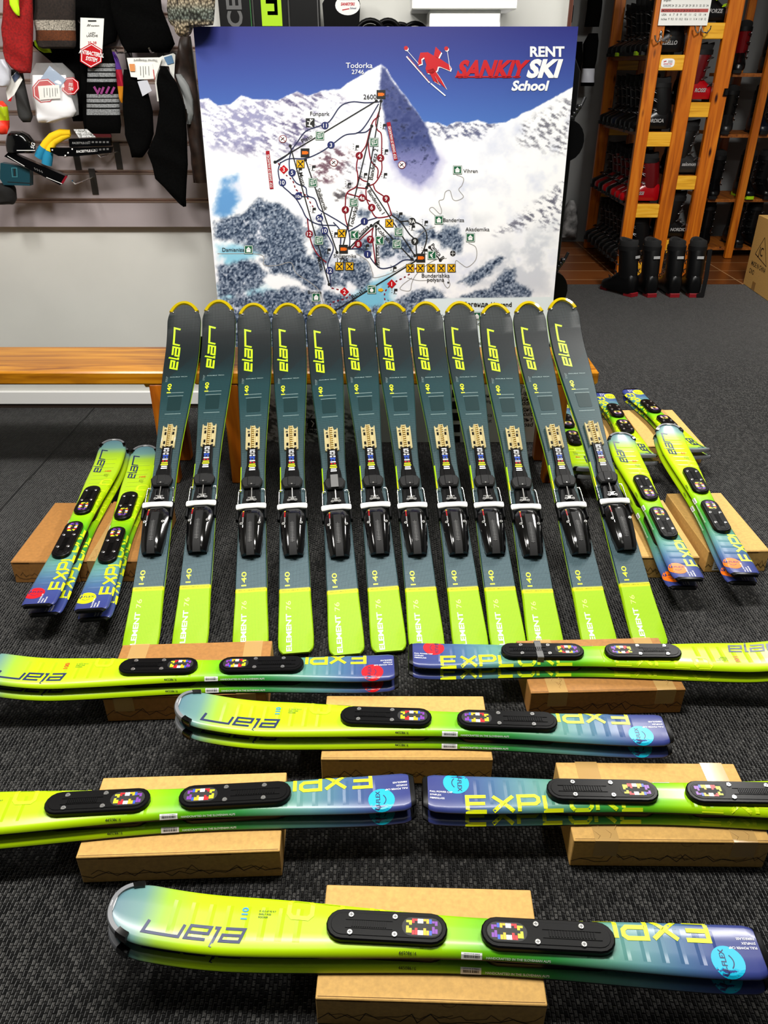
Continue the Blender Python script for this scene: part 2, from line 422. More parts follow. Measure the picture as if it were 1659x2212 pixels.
# blue glacier lakes
region([(480, 385), (512, 378), (518, 430), (500, 462), (486, 470), (462, 462)], (96, 150, 204), .34, 10, n1, 10, .2)
region([(468, 530), (520, 528), (560, 545), (520, 575), (478, 580)], (140, 200, 224), .42, 12, n1)
region([(730, 660), (800, 610), (850, 592), (846, 660), (800, 690)], (122, 190, 218), .32, 14, n1)
region([(470, 620), (560, 620), (640, 640), (560, 660), (480, 650)], (160, 212, 230), .42, 12, n1)
# forests
fc = np.stack([86 + 280 * (n4 - .48), 100 + 270 * (n4 - .48), 122 + 255 * (n4 - .48)], -1)
def forest(poly, thr=.30): region(poly, fc, thr, 7, n2 * .6 + n1 * .4, k=.10)
for p in ([(462, 480), (520, 462), (560, 430), (605, 440), (650, 478), (662, 540), (655, 560), (600, 568), (560, 545), (500, 520), (464, 515)],
          [(560, 560), (650, 545), (690, 560), (700, 600), (690, 640), (640, 600), (590, 590)],
          [(470, 575), (540, 560), (580, 590), (560, 620), (500, 640), (472, 640)],
          [(476, 650), (560, 630), (640, 620), (690, 640), (700, 700), (690, 760), (480, 760)],
          [(680, 490), (705, 500), (712, 560), (690, 585), (676, 540)],
          [(740, 560), (790, 560), (806, 600), (780, 630), (745, 600)],
          [(715, 575), (750, 580), (745, 620), (712, 620)],
          [(700, 630), (760, 640), (780, 660), (760, 690), (700, 690)],
          [(770, 520), (800, 512), (800, 545), (770, 548)], [(835, 505), (890, 520), (895, 560), (850, 555), (825, 560), (818, 540)],
          [(845, 460), (880, 468), (900, 480), (860, 490)], [(770, 452), (800, 455), (798, 470), (776, 468)],
          [(932, 510), (960, 488), (990, 490), (1000, 515), (992, 545), (960, 535)], [(898, 500), (930, 490), (945, 505), (920, 525)],
          [(900, 505), (918, 520), (915, 530), (900, 522)],
          [(990, 608), (1040, 575), (1082, 552), (1090, 558), (1060, 590), (1020, 615)],
          [(986, 645), (1060, 620), (1090, 585), (1110, 580), (1115, 610), (1150, 630), (1140, 645)],
          [(840, 665), (870, 640), (910, 625), (945, 625), (970, 648), (920, 652), (880, 690), (850, 700)],
          [(780, 665), (830, 660), (850, 690), (800, 700)], [(480, 700), (900, 690), (905, 760), (480, 760)]):
    forest(p)
region([(640, 470), (700, 480), (690, 520), (650, 500)], (150, 158, 175), .5, 12, n2)
# lower part and the white legend panel
paint((214, 222, 230), sstep(0, 8, PYg - 770))
region([(560, 860), (720, 840), (800, 960), (500, 960)], (90, 96, 104), .5, 8, n3)
paint((222, 234, 238), sstep(-1, 1, sdist([(918, 645), (1300, 640), (1300, 1100), (918, 1100)], PXg, PYg)))
me = bpy.data.meshes.new('printed_map')
P3 = np.stack([gx, gs_, np.zeros_like(gx)], -1).reshape(-1, 3)
ii = np.arange(NX * NY).reshape(NY, NX)
F = np.stack([ii[:-1, :-1], ii[:-1, 1:], ii[1:, 1:], ii[1:, :-1]], -1).reshape(-1, 4)
me.vertices.add(len(P3)); me.vertices.foreach_set('co', P3.ravel())
me.loops.add(F.size); me.loops.foreach_set('vertex_index', F.ravel().astype(np.int32))
me.polygons.add(len(F)); me.polygons.foreach_set('loop_start', np.arange(0, F.size, 4, dtype=np.int32))
me.update(calc_edges=True)
ca = me.color_attributes.new('print', 'FLOAT_COLOR', 'POINT')
Cl = np.clip(C, 0, 255) / 255; Cl = np.where(Cl <= .04045, Cl / 12.92, ((Cl + .055) / 1.055) ** 2.4)
ca.data.foreach_set('color', np.concatenate([Cl.reshape(-1, 3), np.ones((NX * NY, 1))], 1).ravel())
q = N('printed_map_sheet'); at = q.n('ShaderNodeAttribute', attribute_name='print'); q.l(at.outputs['Color'], q.b.inputs['Base Color']); q.set(Roughness=.35)
me.materials.append(q.m); o = bpy.data.objects.new('printed_map', me); COL.objects.link(o); o.parent = board

def curve(pts, n=6):                                  # smooth curve through points
    if len(pts) < 3: return pts
    P = [Vector(p) for p in pts]; P = [P[0] * 2 - P[1]] + P + [P[-1] * 2 - P[-2]]; r = []
    for a, b, c, d in zip(P, P[1:], P[2:], P[3:]):
        for i in range(n):
            u = i / n; r.append((.5 * (2 * b + (c - a) * u + (2 * a - 5 * b + 4 * c - d) * u * u + (3 * b - 3 * c + d - a) * u ** 3))[:])
    return r + [tuple(P[-2])]
def dashes(pts, on, off):
    r = []; cur = []; d = 0; P = [Vector(p) for p in pts]
    for a, b in zip(P, P[1:]):
        k = max(1, int((b - a).length / 1.0))
        for i in range(k):
            p = a.lerp(b, i / k); 
            if d % (on + off) < on: cur.append(p[:])
            elif len(cur) > 1: r.append(cur); cur = []
            else: cur = []
            d += (b - a).length / k
    return r
NAVYL = mat('piste_blue_print', (44, 50, 84), .4)
blue = [[(820, 220), (790, 222), (760, 220), (735, 230), (712, 262), (690, 272), (660, 284), (640, 310), (620, 335), (595, 352)],
        [(818, 224), (790, 270), (772, 287), (745, 292), (716, 313), (690, 330), (660, 342), (625, 343), (605, 352)], [(803, 274), (790, 285), (770, 287)],
        [(606, 350), (601, 370), (608, 398), (625, 415), (640, 430), (652, 450), (664, 472), (690, 485), (725, 487)],
        [(630, 325), (625, 345), (627, 372), (640, 395), (660, 405), (664, 422), (680, 430), (690, 452), (710, 465), (735, 480), (752, 495), (755, 530), (742, 540)],
        [(630, 420), (645, 424), (668, 425)], [(695, 460), (692, 472), (700, 496), (712, 515), (720, 538), (708, 570), (712, 590), (715, 620)],
        [(815, 470), (790, 478), (770, 490), (752, 500)], [(720, 480), (735, 500), (735, 540)], [(752, 538), (780, 538), (795, 550), (810, 570), (825, 580), (850, 575), (872, 562), (895, 562)]]
red = [[(822, 232), (812, 262), (815, 280), (824, 292), (824, 340), (824, 370), (810, 395), (792, 405), (792, 430), (800, 448), (806, 462), (815, 470), (835, 468), (846, 464)],
       [(820, 250), (806, 262), (798, 285), (790, 315), (775, 337), (770, 360), (773, 380), (770, 402), (750, 416), (746, 440), (746, 470), (753, 495)],
       [(795, 300), (797, 325), (803, 350), (816, 365), (815, 385)], [(770, 405), (790, 407)], [(750, 418), (782, 427), (800, 435)], [(806, 398), (812, 412), (830, 425), (838, 440), (846, 464)],
       [(664, 472), (668, 505), (675, 530), (688, 552), (705, 567)], [(806, 492), (780, 515), (760, 537)], [(806, 492), (804, 510), (810, 560), (810, 570)], [(773, 382), (785, 390), (793, 392)]]
blackl = [[(820, 476), (808, 484), (806, 492)], [(846, 464), (866, 480), (884, 505), (897, 520), (900, 552)], [(865, 478), (890, 478), (912, 488), (922, 510), (915, 540), (905, 555)]]
lifts = [[(813, 218), (594, 350)], [(823, 218), (792, 405)], [(803, 272), (740, 535)], [(627, 315), (711, 614)], [(660, 345), (728, 545)], [(796, 398), (896, 552)],
         [(755, 535), (802, 487)], [(812, 488), (813, 570)], [(816, 481), (890, 560)], [(900, 562), (722, 672)], [(928, 534), (951, 562)]]
roads = [[(470, 548), (562, 550), (570, 572), (600, 573), (628, 567), (640, 590), (670, 610), (690, 628), (697, 650), (702, 665)], [(986, 378), (1001, 385), (998, 400), (991, 410), (1001, 425), (988, 433), (978, 430), (972, 412), (962, 415), (958, 430), (948, 435), (954, 455), (950, 462), (935, 448), (928, 454), (945, 470)],
         [(1012, 525), (1028, 535), (1028, 560), (1010, 577), (996, 570), (985, 563), (983, 580), (985, 588)], [(940, 490), (915, 500), (900, 515), (880, 520)], [(770, 548), (795, 565), (805, 590), (810, 600), (850, 588), (890, 565)], [(890, 600), (870, 615), (865, 625), (885, 628), (890, 610), (900, 592), (925, 570), (945, 560), (965, 558)], [(955, 590), (958, 610), (966, 622), (972, 615), (968, 600)], [(880, 600), (905, 606), (940, 604)]]
bm = MB()
for p in blue: bm.line(curve(p), 2.6, 0, bl(2))
part(bm, 'blue_piste_lines', NAVYL, board)
bm = MB()
for p in red: bm.line(curve(p), 2.6, 0, bl(2))
for p in ([(601, 352), (615, 375), (632, 390), (640, 410), (658, 420), (666, 430), (675, 445), (685, 455)], [(716, 622), (740, 628), (756, 636), (745, 645), (728, 650), (715, 655), (712, 668)], [(900, 578), (880, 595), (848, 612), (832, 630), (832, 650), (842, 664)]):
    for s_ in dashes(curve(p), 6, 4): bm.line(s_, 2.6, 0, bl(2))
part(bm, 'red_piste_lines', DKRED, board)
bm = MB()
for p in blackl: bm.line(curve(p), 2.6, 0, bl(3))
for p in lifts:
    bm.line(p, 2.6, 0, bl(3))
    for x, y in p: bm.flat([(x + 3.4 * math.cos(a), y - 3.4 * math.sin(a)) for a in np.linspace(0, 2 * math.pi, 12, False)], 0, bl(3))
part(bm, 'lift_lines', INK, board)
bm = MB()
for p in roads: bm.line(curve(p), 1.5, 0, bl(1))
part(bm, 'road_lines', mat('grey_road_print', (150, 146, 142), .5), board)
def circ(x, y, r, n=20): return [(x + r * math.cos(a), y - r * math.sin(a)) for a in np.linspace(0, 2 * math.pi, n, False)]
def sq(x, y, w, h=None): h = h or w; return [(x - w / 2, y + h / 2), (x + w / 2, y + h / 2), (x + w / 2, y - h / 2), (x - w / 2, y - h / 2)]
T = lambda bm, s, x, y, h, m, ang=0, b=.01, lay=5, al='C', sh=0, sx=1: bm.text(s, h, bl(lay), x, y, ang, m, b, sh, sx, al, -1)
bm = MB()                                             # numbered markers: blue, red, black, white letters
for st, x, y, c in (('11', 702, 271, 0), ('3', 715, 313, 0), ('5', 631, 373, 0), ('10', 610, 394, 0), ('10a', 645, 423, 0), ('5a', 690, 471, 0), ('10', 701, 498, 0), ('1', 787, 478, 0), ('1', 794, 549, 0), ('12', 712, 584, 0),
                    ('4', 776, 336, 1), ('2', 822, 341, 1), ('4a', 782, 427, 1), ('9', 834, 429, 1), ('6', 803, 448, 1), ('4', 746, 453, 1), ('12', 668, 505, 1), ('8', 774, 527, 1), ('7', 800, 517, 1), ('9A', 890, 478, 2), ('9', 896, 521, 2)):
    bm.flat(circ(x, y, 8), c, bl(4)); T(bm, st, x, y + 4.5, 9 if len(st) < 3 else 7, 3)
for st, x, y in (('3', 613, 366), ('2', 744, 630), ('1', 846, 613)):
    bm.flat([(x - 10, y), (x, y + 10), (x + 10, y), (x, y - 10)], 4, bl(4)); T(bm, st, x, y + 4.5, 9, 3)
part(bm, 'number_markers', [BLUEP, DKRED, INK, WHT, REDP], board)
bm = MB()                                             # square symbols: dark green, white, amber, black, orange
def lift_icon(x, y, kind):
    bm.flat(sq(x, y, 19), 0, bl(4)); 
    for d in (-8.2, 8.2): bm.flat(sq(x + d, y, 1, 17.4), 1, bl(5)); bm.flat(sq(x, y + d, 17.4, 1), 1, bl(5))
    if kind == 'hut': bm.flat([(x - 4.5, y + 5.5), (x + 4.5, y + 5.5), (x + 4.5, y - 1), (x, y - 6), (x - 4.5, y - 1)], 1, bl(5)); bm.flat(sq(x, y - .6, 11, 1), 1, bl(5))
    elif kind == 'chair':
        bm.line([(x - 6, y - 4), (x + 6, y - 6.5)], 1.2, 1, bl(5)); bm.line([(x - 5, y - 2), (x - 4, y + 5), (x + 5, y + 3), (x + 5, y - 4)], 1.4, 1, bl(5))
        for k in (-2, 1): bm.line([(x + k, y - 4), (x + k, y + 3)], 1.2, 1, bl(5))
    elif kind == 'drag': bm.line([(x + 4, y - 7), (x - 3, y + 1), (x + 2, y + 6)], 1.8, 1, bl(5)); bm.line([(x - 4, y - 2), (x + 1, y + 2)], 2.4, 1, bl(5))
    else: bm.line([(x - 7, y - 3), (x + 7, y - 6)], 1.2, 1, bl(5)); bm.flat(circ(x, y + 2, 4), 1, bl(5)); bm.flat(sq(x, y - 3, 1, 5), 1, bl(5))
for x, y, k in ((691, 293, 'chair'), (808, 307, 'chair'), (676, 394, 'chair'), (764, 437, 'chair'), (689, 519, 'chair'), (861, 501, 'chair'), (857, 527, 'chair'), (766, 507, 'drag'), (820, 519, 'drag'), (933, 551, 'drag'), (803, 625, 'cabin'),
                (988, 367, 'hut'), (948, 475, 'hut'), (1016, 513, 'hut'), (537, 539, 'hut'), (683, 642, 'hut'), (1030, 683, 'hut')): lift_icon(x, y, k)
for x, y in ((649, 354), (841, 482), (738, 504), (733, 575), (755, 575), (886, 579), (908, 579), (931, 579), (953, 579), (975, 579)):
    bm.flat(sq(x, y, 18), 3, bl(4)); bm.flat(sq(x, y, 15.5), 2, bl(5))
    bm.line([(x - 5.5, y - 6), (x + 5, y + 6)], 2.2, 3, bl(6)); bm.line([(x - 5.5, y + 6), (x + 5, y - 5)], 1.8, 3, bl(6)); bm.flat(circ(x + 4.6, y - 4.8, 2.2, 8), 3, bl(6))
for x, y in ((823, 204), (659, 330), (742, 538), (909, 557)):
    bm.flat(sq(x, y, 19), 3, bl(4)); bm.flat(sq(x - 1, y, 11, 7), 4, bl(5)); bm.flat([(x + 4, y - 1), (x + 7, y - 3), (x + 7, y + 3), (x + 4, y + 1)], 4, bl(5))
bm.flat(sq(670, 265, 19), 3, bl(4)); bm.line([(664, 262), (670, 264), (676, 258)], 1.6, 1, bl(5)); bm.line([(670, 262), (668, 270), (674, 272)], 2, 1, bl(5)); bm.line([(664, 270), (676, 275)], 1.4, 1, bl(5)); bm.flat(circ(671, 259, 2, 8), 1, bl(5))
for x, y in ((829, 272), (770, 318), (833, 327), (647, 367), (676, 362), (788, 378), (831, 378), (753, 399), (677, 453), (864, 463), (891, 491), (724, 506), (709, 541), (792, 532), (851, 580), (853, 628), (845, 655), (918, 542), (919, 481)):
    bm.flat(sq(x + 2, y - 2, 7, 5), 3, bl(4)); bm.line([(x - 1, y - 2), (x - 1, y + 5)], 2, 3, bl(4)); bm.line([(x - 4, y + 6), (x + 4, y + 6)], .8, 3, bl(4))
    for k in (-4, 0, 4): bm.line([(x - 5, y + k - 2), (x - 8, y + k * 1.4 - 2)], .7, 3, bl(4))
for x, y in ((870, 668), (822, 626)): bm.flat([(x - 5, y - 2), (x + 2, y - 4), (x + 7, y), (x + 2, y + 4), (x - 5, y + 2)][::-1], 2, bl(5))
part(bm, 'map_symbols', [GREENP, WHT, AMBER, INK, ORANGE], board)
bm = MB()
for x, y in ((611, 300), (721, 351), (868, 356)):
    bm.flat(circ(x, y, 8.5), 0, bl(4)); bm.flat(circ(x, y, 7.2), 1, bl(5)); bm.line([(x - 5, y - 5), (x + 5, y + 5)], 1.2, 0, bl(6)); bm.line([(x - 4, y + 3), (x + 3, y - 3)], 2, 2, bl(6))
for (x0, y0), (x1, y1) in (((578, 326), (587, 408)), ((839, 264), (855, 346))):
    a = math.atan2(y0 - y1, x0 - x1); bm.line([(x1, y1), (x0, y0)], 8, 3, bl(4))
    dx, dy = math.cos(a), math.sin(a)
    T(bm, 'STOP  DANGER OF AVALANCHES', x1 + dx * 3 - dy * 2.6, y1 + dy * 3 + dx * 2.6, 5.6, 1, a, .01, 5, 'L', 0, .62)
bm.flat(circ(978, 547, 6), 2, bl(4)); bm.line([(973, 547), (983, 547)], .8, 1, bl(5)); bm.line([(978, 542), (978, 552)], .8, 1, bl(5)); bm.flat(circ(968, 610, 2), 2, bl(4))
part(bm, 'warning_marks', [DKRED, WHT, INK, mat('crimson_print', (160, 10, 30), .4)], board)
bm = MB()
V = math.radians
for st, x, y, h, m, a in (('Todorka', 776, 147, 12, 0, 0), ('2746', 773, 160, 10, 0, 0), ('2600', 799, 214, 10.5, 1, 0), ('Funpark', 691, 250, 9.5, 1, 0), ('Plato', 665, 303, 9.5, 1, -V(30)), ('Mosta', 649, 388, 9, 1, V(75)),
                          ('Shiligarnik', 692, 432, 9, 1, V(70)), ('Banderitza 2', 811, 355, 10, 1, -V(80)), ('Banderitza 1', 809, 438, 9, 1, V(58)), ('Todorka', 767, 470, 9.5, 1, -V(75)), ('kotva', 788, 499, 8.5, 1, -V(42)), ('Kolarski', 826, 510, 9, 1, V(48)),
                          ('Stara kotva', 814, 555, 7.5, 1, V(86)), ('Mosta', 688, 570, 9, 1, V(75)), ('Shiligarnika', 745, 556, 8, 1, 0), ('1725', 740, 567, 10, 1, 0), ('Bansko', 777, 636, 9, 1, -V(32)), ('Panica B', 942, 546, 9, 1, V(52)),
                          ('Bunderishka', 941, 599, 9, 1, 0), ('polyana', 941, 608, 9, 1, 0), ('Vihren', 1016, 373, 8.5, 1, 0), ('Banderiza', 980, 479, 8.5, 1, 0), ('Akademika', 1031, 499, 8.5, 1, 0), ('Damianiza', 504, 543, 8.5, 1, 0), ('Bistriza', 680, 634, 7.5, 1, 0)):
    T(bm, st, x, y, h, m, a, .004)
T(bm, 'Легенда / Legend', 1052, 662, 10, 1, 0, .02)
for i, (ru, en) in enumerate((('Лека', 'Light'), ('Средна', 'Middle'), ('Трудна', 'Difficult'), ('Ски път', 'Ski road'))):
    T(bm, ru, 1150, 842 + i * 23, 10, 1, 0, .015, 5, 'R', .2); T(bm, en, 1150, 852 + i * 23, 10, 1, 0, .015, 5, 'R', .2)
for i in range(6): T(bm, ('Кабинков лифт', 'Седалков лифт', 'Ски влек', 'Ресторант', 'Паркинг', 'Хижа')[i], 1062, 690 + i * 42, 8, 1, 0, .01, 5, 'R'); T(bm, ('Gondola', 'Chair lift', 'Drag lift', 'Restaurant', 'Parking', 'Hut')[i], 1062, 702 + i * 42, 8, 1, 0, .01, 5, 'R')
T(bm, 'Baby', 676, 935, 10, 1, 0, .02)
T(bm, 'Кабинков', 951, 686, 6.5, 1, 0, .01, 5, 'L'); T(bm, 'Gondola', 951, 695, 6.5, 1, 0, .01, 5, 'L')
for s_ in dashes([(655, 925), (720, 830)], 8, 6): bm.line(s_, 2.5, 1, bl(4))
bm.flat(sq(676, 915, 22), 1, bl(4)); bm.line([(672, 908), (678, 914), (674, 922)], 2, 0, bl(5))
for i in range(5): bm.flat(sq(985, 850 + i * 25, 17), 1, bl(4))
part(bm, 'place_name_lettering', [WHT, INK], board)
bm = MB()                                             # school name
T(bm, 'RENT', 1219, 122, 22, 0, 0, .035, 5, 'R')
T(bm, 'SANKIY', 984, 166, 36, 1, 0, .05, 5, 'L', .32, .86); T(bm, 'SKI', 1136, 166, 38, 0, 0, .05, 5, 'L', .3, .98)
T(bm, 'School', 1104, 195, 21, 0, 0, .04, 5, 'L', .25)
for x0, x1, y in ((983, 1001, 166), (1003, 1036, 166), (1039, 1062, 166), (1064, 1092, 166), (1094, 1106, 166), (1108, 1124, 166)): bm.line([(x0, y), (x1, y)], 3, 1, bl(5))
part(bm, 'school_name_lettering', [WHT, REDP], board)
bm = MB()                                             # racing skier emblem
ox, oy = 3, 3
body = [[(908, 114), (924, 113), (936, 120), (952, 128), (970, 140), (974, 147), (972, 153), (950, 144), (946, 144), (944, 152), (934, 160), (922, 158), (919, 148), (921, 140), (916, 124), (910, 128), (911, 138), (902, 141), (903, 133)],
        [(922, 152), (936, 148), (945, 160), (953, 172), (964, 192), (956, 185), (944, 172), (938, 162), (943, 180), (946, 178), (950, 183), (936, 175), (930, 162)], [(941, 101), (953, 113), (946, 127), (937, 120)]]
for dx, m, lay in ((2.2, 0, 5), (0, 1, 6)):
    for p in body:
        pts = [(x + dx, y + dx) for x, y in p]
        from mathutils.geometry import tessellate_polygon
        tri = tessellate_polygon([[Vector((x, y, 0)) for x, y in pts]])
        for a, b, c in tri:
            P_ = [pts[a], pts[b], pts[c]]; cr = (P_[1][0] - P_[0][0]) * (P_[2][1] - P_[0][1]) - (P_[1][1] - P_[0][1]) * (P_[2][0] - P_[0][0])
            bm.flat(P_ if cr < 0 else P_[::-1], m, bl(lay))
    bm.flat(circ(877 + dx * .6, 104 + dx, 4.5), m, bl(lay)); bm.flat(circ(964 + dx * .6, 105 + dx, 4.5), m, bl(lay))
for a, b, m, wd in (((879, 109), (904, 138), 0, 1), ((966, 110), (972, 150), 0, 1), ((878, 122), (928, 179), 0, 3), ((880, 122), (927, 176), 1, 1.6), ((930, 180), (962, 207), 0, 2.6)): bm.line([a, b], wd, m, bl(7))
part(bm, 'skier_emblem', [WHT, REDP], board)
# ------------------------------------------------------------------ skis
def smooth_table(tab):
    xs, ys = zip(*tab)
    def f(s):
        if s <= xs[0]: return ys[0]
        for (a, ya), (b, yb) in zip(tab, tab[1:]):
            if s <= b:
                t = (s - a) / (b - a); t = t * t * (3 - 2 * t); return ya + (yb - ya) * t
        return ys[-1]
    return f
class Ski:                                            # x: tail -> tip, y: left, z: up, base on z = 0
    def __init__(k, L, ws, thick, tipr, tip_e, rise, rs, ch, wall):
        k.L, k.ch, k.th, k.wall = L, ch, thick, wall
        k.wf = smooth_table(ws); k.tipr, k.te = tipr, tip_e; k.rise, k.rs = rise, rs
    def w(k, s):
        w = k.wf(s); L = k.L
        if s > L - k.tipr: w *= max(0, 1 - ((s - L + k.tipr) / k.tipr) ** k.te) ** (1 / k.te)
        if s < .022: w -= .012 * (1 - max(0, s / .022)) ** 2
        return max(w, .0015)
    def zb(k, s):
        z = 0
        if s > k.rs: z += k.rise * ((s - k.rs) / (k.L - k.rs)) ** 2
        if s < .10: z += .006 * ((.10 - s) / .10) ** 2
        return z
    def t(k, s): return k.th * (1 - .45 * abs(2 * s / k.L - 1) ** 2)
    def top(k, off=.0007):                            # map (s, y) on the deck, folding over the rounded edge
        def fn(s, y, _=0):
            s = min(max(s, 0), k.L); w = k.w(s); c = min(k.ch, w * .6); e = w - c; z = k.zb(s); t = k.t(s); h = k.wall * t
            if abs(y) <= e: return (s, y, z + t + off)
            a = abs(y) - e; sg = 1 if y > 0 else -1; P = ((e, t), (w - c * .35, h + (t - h) * .62), (w, h))
            for (y0, z0), (y1, z1) in zip(P, P[1:]):
                l = math.hypot(y1 - y0, z1 - z0)
                if a <= l or y1 == w:
                    g = min(1, a / l); nx, nz = (z0 - z1) / l, (y1 - y0) / l
                    return (s, sg * (y0 + (y1 - y0) * g + nx * off), z + z0 + (z1 - z0) * g + nz * off)
                a -= l
        return fn
    def body(k, mats, parent):
        L = k.L; st = [0, .002, .006, .012, .022, .05] + list(np.linspace(.1, L - k.tipr, 60))
        st += [L - k.tipr * (1 - math.sin(a)) for a in np.linspace(0, math.pi / 2, 16)[1:]]
        bm = MB(); uv = []; n = 10
        for s in st:
            w, z, t = k.w(s), k.zb(s), k.t(s); c = min(k.ch, w * .6); h = k.wall * t
            ring = [(-w, z), (-w, z + h), (-w + c * .35, z + h + (t - h) * .62), (-w + c, z + t), (-(w - c) * .33, z + t), ((w - c) * .33, z + t), (w - c, z + t), (w - c * .35, z + h + (t - h) * .62), (w, z + h), (w, z)]
            for y, zz in ring: bm.v.append((s, y, zz)); uv.append((s, y))
        mi = [1, 0, 0, 0, 0, 0, 0, 0, 1, 2]
        for i in range(len(st) - 1):
            for j in range(n):
                a = i * n + j; b = i * n + (j + 1) % n; bm.f.append([a, a + n, b + n, b][::-1]); bm.m.append(mi[j])
        bm.f.append(list(range(n))); bm.m.append(1); bm.f.append([(len(st) - 1) * n + j for j in range(n)][::-1]); bm.m.append(1)
        return bm.build('ski_body', mats, parent, 40, uv)
    def outline(k, depth, n=22):
        L = k.L; pts = []
        for a in np.linspace(0, math.pi / 2, n):
            s = L - depth + depth * math.sin(a); pts.append((s, k.w(s)))
        return pts + [(s, -y) for s, y in pts[-2::-1]]
    def tip_band(k, bm, pts, out, inn, up, mi=0):     # moulded band wrapped around the tip outline
        rings = []
        for i, (s, y) in enumerate(pts):
            a = pts[max(i - 1, 0)]; b = pts[min(i + 1, len(pts) - 1)]
            d = Vector((b[0] - a[0], b[1] - a[1])).normalized(); nn = Vector((d.y, -d.x))
            if nn.x < 0 and abs(y) < .02: nn = -nn
            if nn.y * y < 0 and abs(y) > .02: nn = -nn
            z0 = k.zb(s); z1 = z0 + k.t(s)
            o = (s + nn.x * out, y + nn.y * out); m = (s - nn.x * inn, y - nn.y * inn); h = (s + nn.x * out * .3, y + nn.y * out * .3)
            rings.append([(*o, z0 - .001), (*o, z1 - .001), (*h, z1 + up), (*m, z1 + up * .8), (*m, z1 - .004), (*m, z0 + .001)])
        bm.loft(rings, mi)
def elan(bm, fn, s0, y0, length, hgt, mi=0, st=.007):
    k = length / 7.75; h = hgt; sh = .28
    for p in ([(.15, .52), (1.6, .52), (1.6, 1), (.12, 1), (.12, 0), (1.62, 0)], [(2.12, 1.5), (2.12, 0), (2.45, 0)], [(2.75, 1), (4.3, 1), (4.3, 0), (2.75, 0), (2.75, .52), (4.3, .52)], [(4.8, 0), (4.8, 1), (7.5, 1), (7.5, .05)]):
        bm.line([((x + sh * y) * k, y * h) for x, y in p], st, mi, lambda x, y, _=0: fn(s0 + x, y0 + y), seg=.02)
GLY = {'E': [[(1.5, 1), (0, 1), (0, 0), (1.5, 0)], [(0, .5), (1.4, .5)]], 'X': [[(0, 0), (1.6, 1)], [(0, 1), (1.6, 0)]], 'P': [[(0, 0), (0, 1), (1.3, 1), (1.55, .85), (1.55, .58), (1.3, .42), (0, .42)]],
       'L': [[(0, 1), (0, 0), (1.4, 0)]], 'O': [[(.25, 0), (1.35, 0), (1.6, .2), (1.6, .8), (1.35, 1), (.25, 1), (0, .8), (0, .2), (.25, 0)]], 'R': [[(0, 0), (0, 1), (1.3, 1), (1.55, .85), (1.55, .58), (1.3, .42), (0, .42)], [(.8, .42), (1.55, 0)]]}
def wide(bm, st, fn, s0, y0, lw, h, mis, th=.0078):   # extended capitals
    x = s0
    for c, mi in zip(st, mis):
        for p in GLY[c]: bm.line([(a * lw, b * h) for a, b in p], th, mi, lambda a, b, _=0: fn(x + a, y0 + b), seg=.006)
        x += 2.05 * lw

# ---- short lime-to-navy skis with two binding plates
q = N('lime_to_navy_topsheet'); tcn = q.n('ShaderNodeUVMap'); sp = q.n('ShaderNodeSeparateXYZ'); q.l(tcn.outputs[0], sp.inputs[0])
oi = q.n('ShaderNodeAttribute', attribute_type='OBJECT', attribute_name='ski_length')
u = q.math('DIVIDE', sp.outputs[0], oi.outputs['Fac'])
q.l(q.ramp(u, [(0, (46, 54, 118)), (.07, (52, 66, 126)), (.13, (64, 100, 136)), (.19, (86, 134, 138)), (.25, (84, 142, 116)), (.32, (48, 140, 62)), (.40, (80, 168, 16)), (.48, (144, 200, 3)), (.57, (172, 210, 0)), (.87, (176, 214, 2)), (.92, (148, 186, 50)), (.955, (98, 138, 132)), (1, (78, 112, 128))]), q.b.inputs['Base Color'])
fr = q.math('FRACT', q.math('MULTIPLY', sp.outputs[0], 1 / .031)); pk = q.math('SUBTRACT', 1, q.math('MINIMUM', 1, q.math('MULTIPLY', q.math('ABSOLUTE', q.math('SUBTRACT', fr, .5)), 5)))
ay = q.math('ABSOLUTE', sp.outputs[1]); m1 = q.math('LESS_THAN', ay, .030)
zone = q.math('MAXIMUM', q.math('COMPARE', u, .17, .10), q.math('COMPARE', u, .80, .11)); zone = q.math('MAXIMUM', zone, q.math('COMPARE', u, .50, .03))
q.bump(q.math('MULTIPLY', q.math('MULTIPLY', pk, m1), zone), .55, .004); q.set(Roughness=.36, Coat_Weight=.15, Coat_Roughness=.15, Specular_IOR_Level=.4)
TOPX = q.m
EDGE = mat('dark_steel_ski_edge', (22, 24, 30), .35, .6)
def stadium(x0, x1, r, n=9):
    p = [(x1 - r + r * math.sin(a), -r * math.cos(a)) for a in np.linspace(0, math.pi, n)]
    return p + [(x0 + r - r * math.sin(a), r * math.cos(a)) for a in np.linspace(0, math.pi, n)]
GHOST = mat('lime_ghost_print', (206, 232, 20), .4); GHOST2 = mat('green_ghost_print', (150, 200, 20), .4)
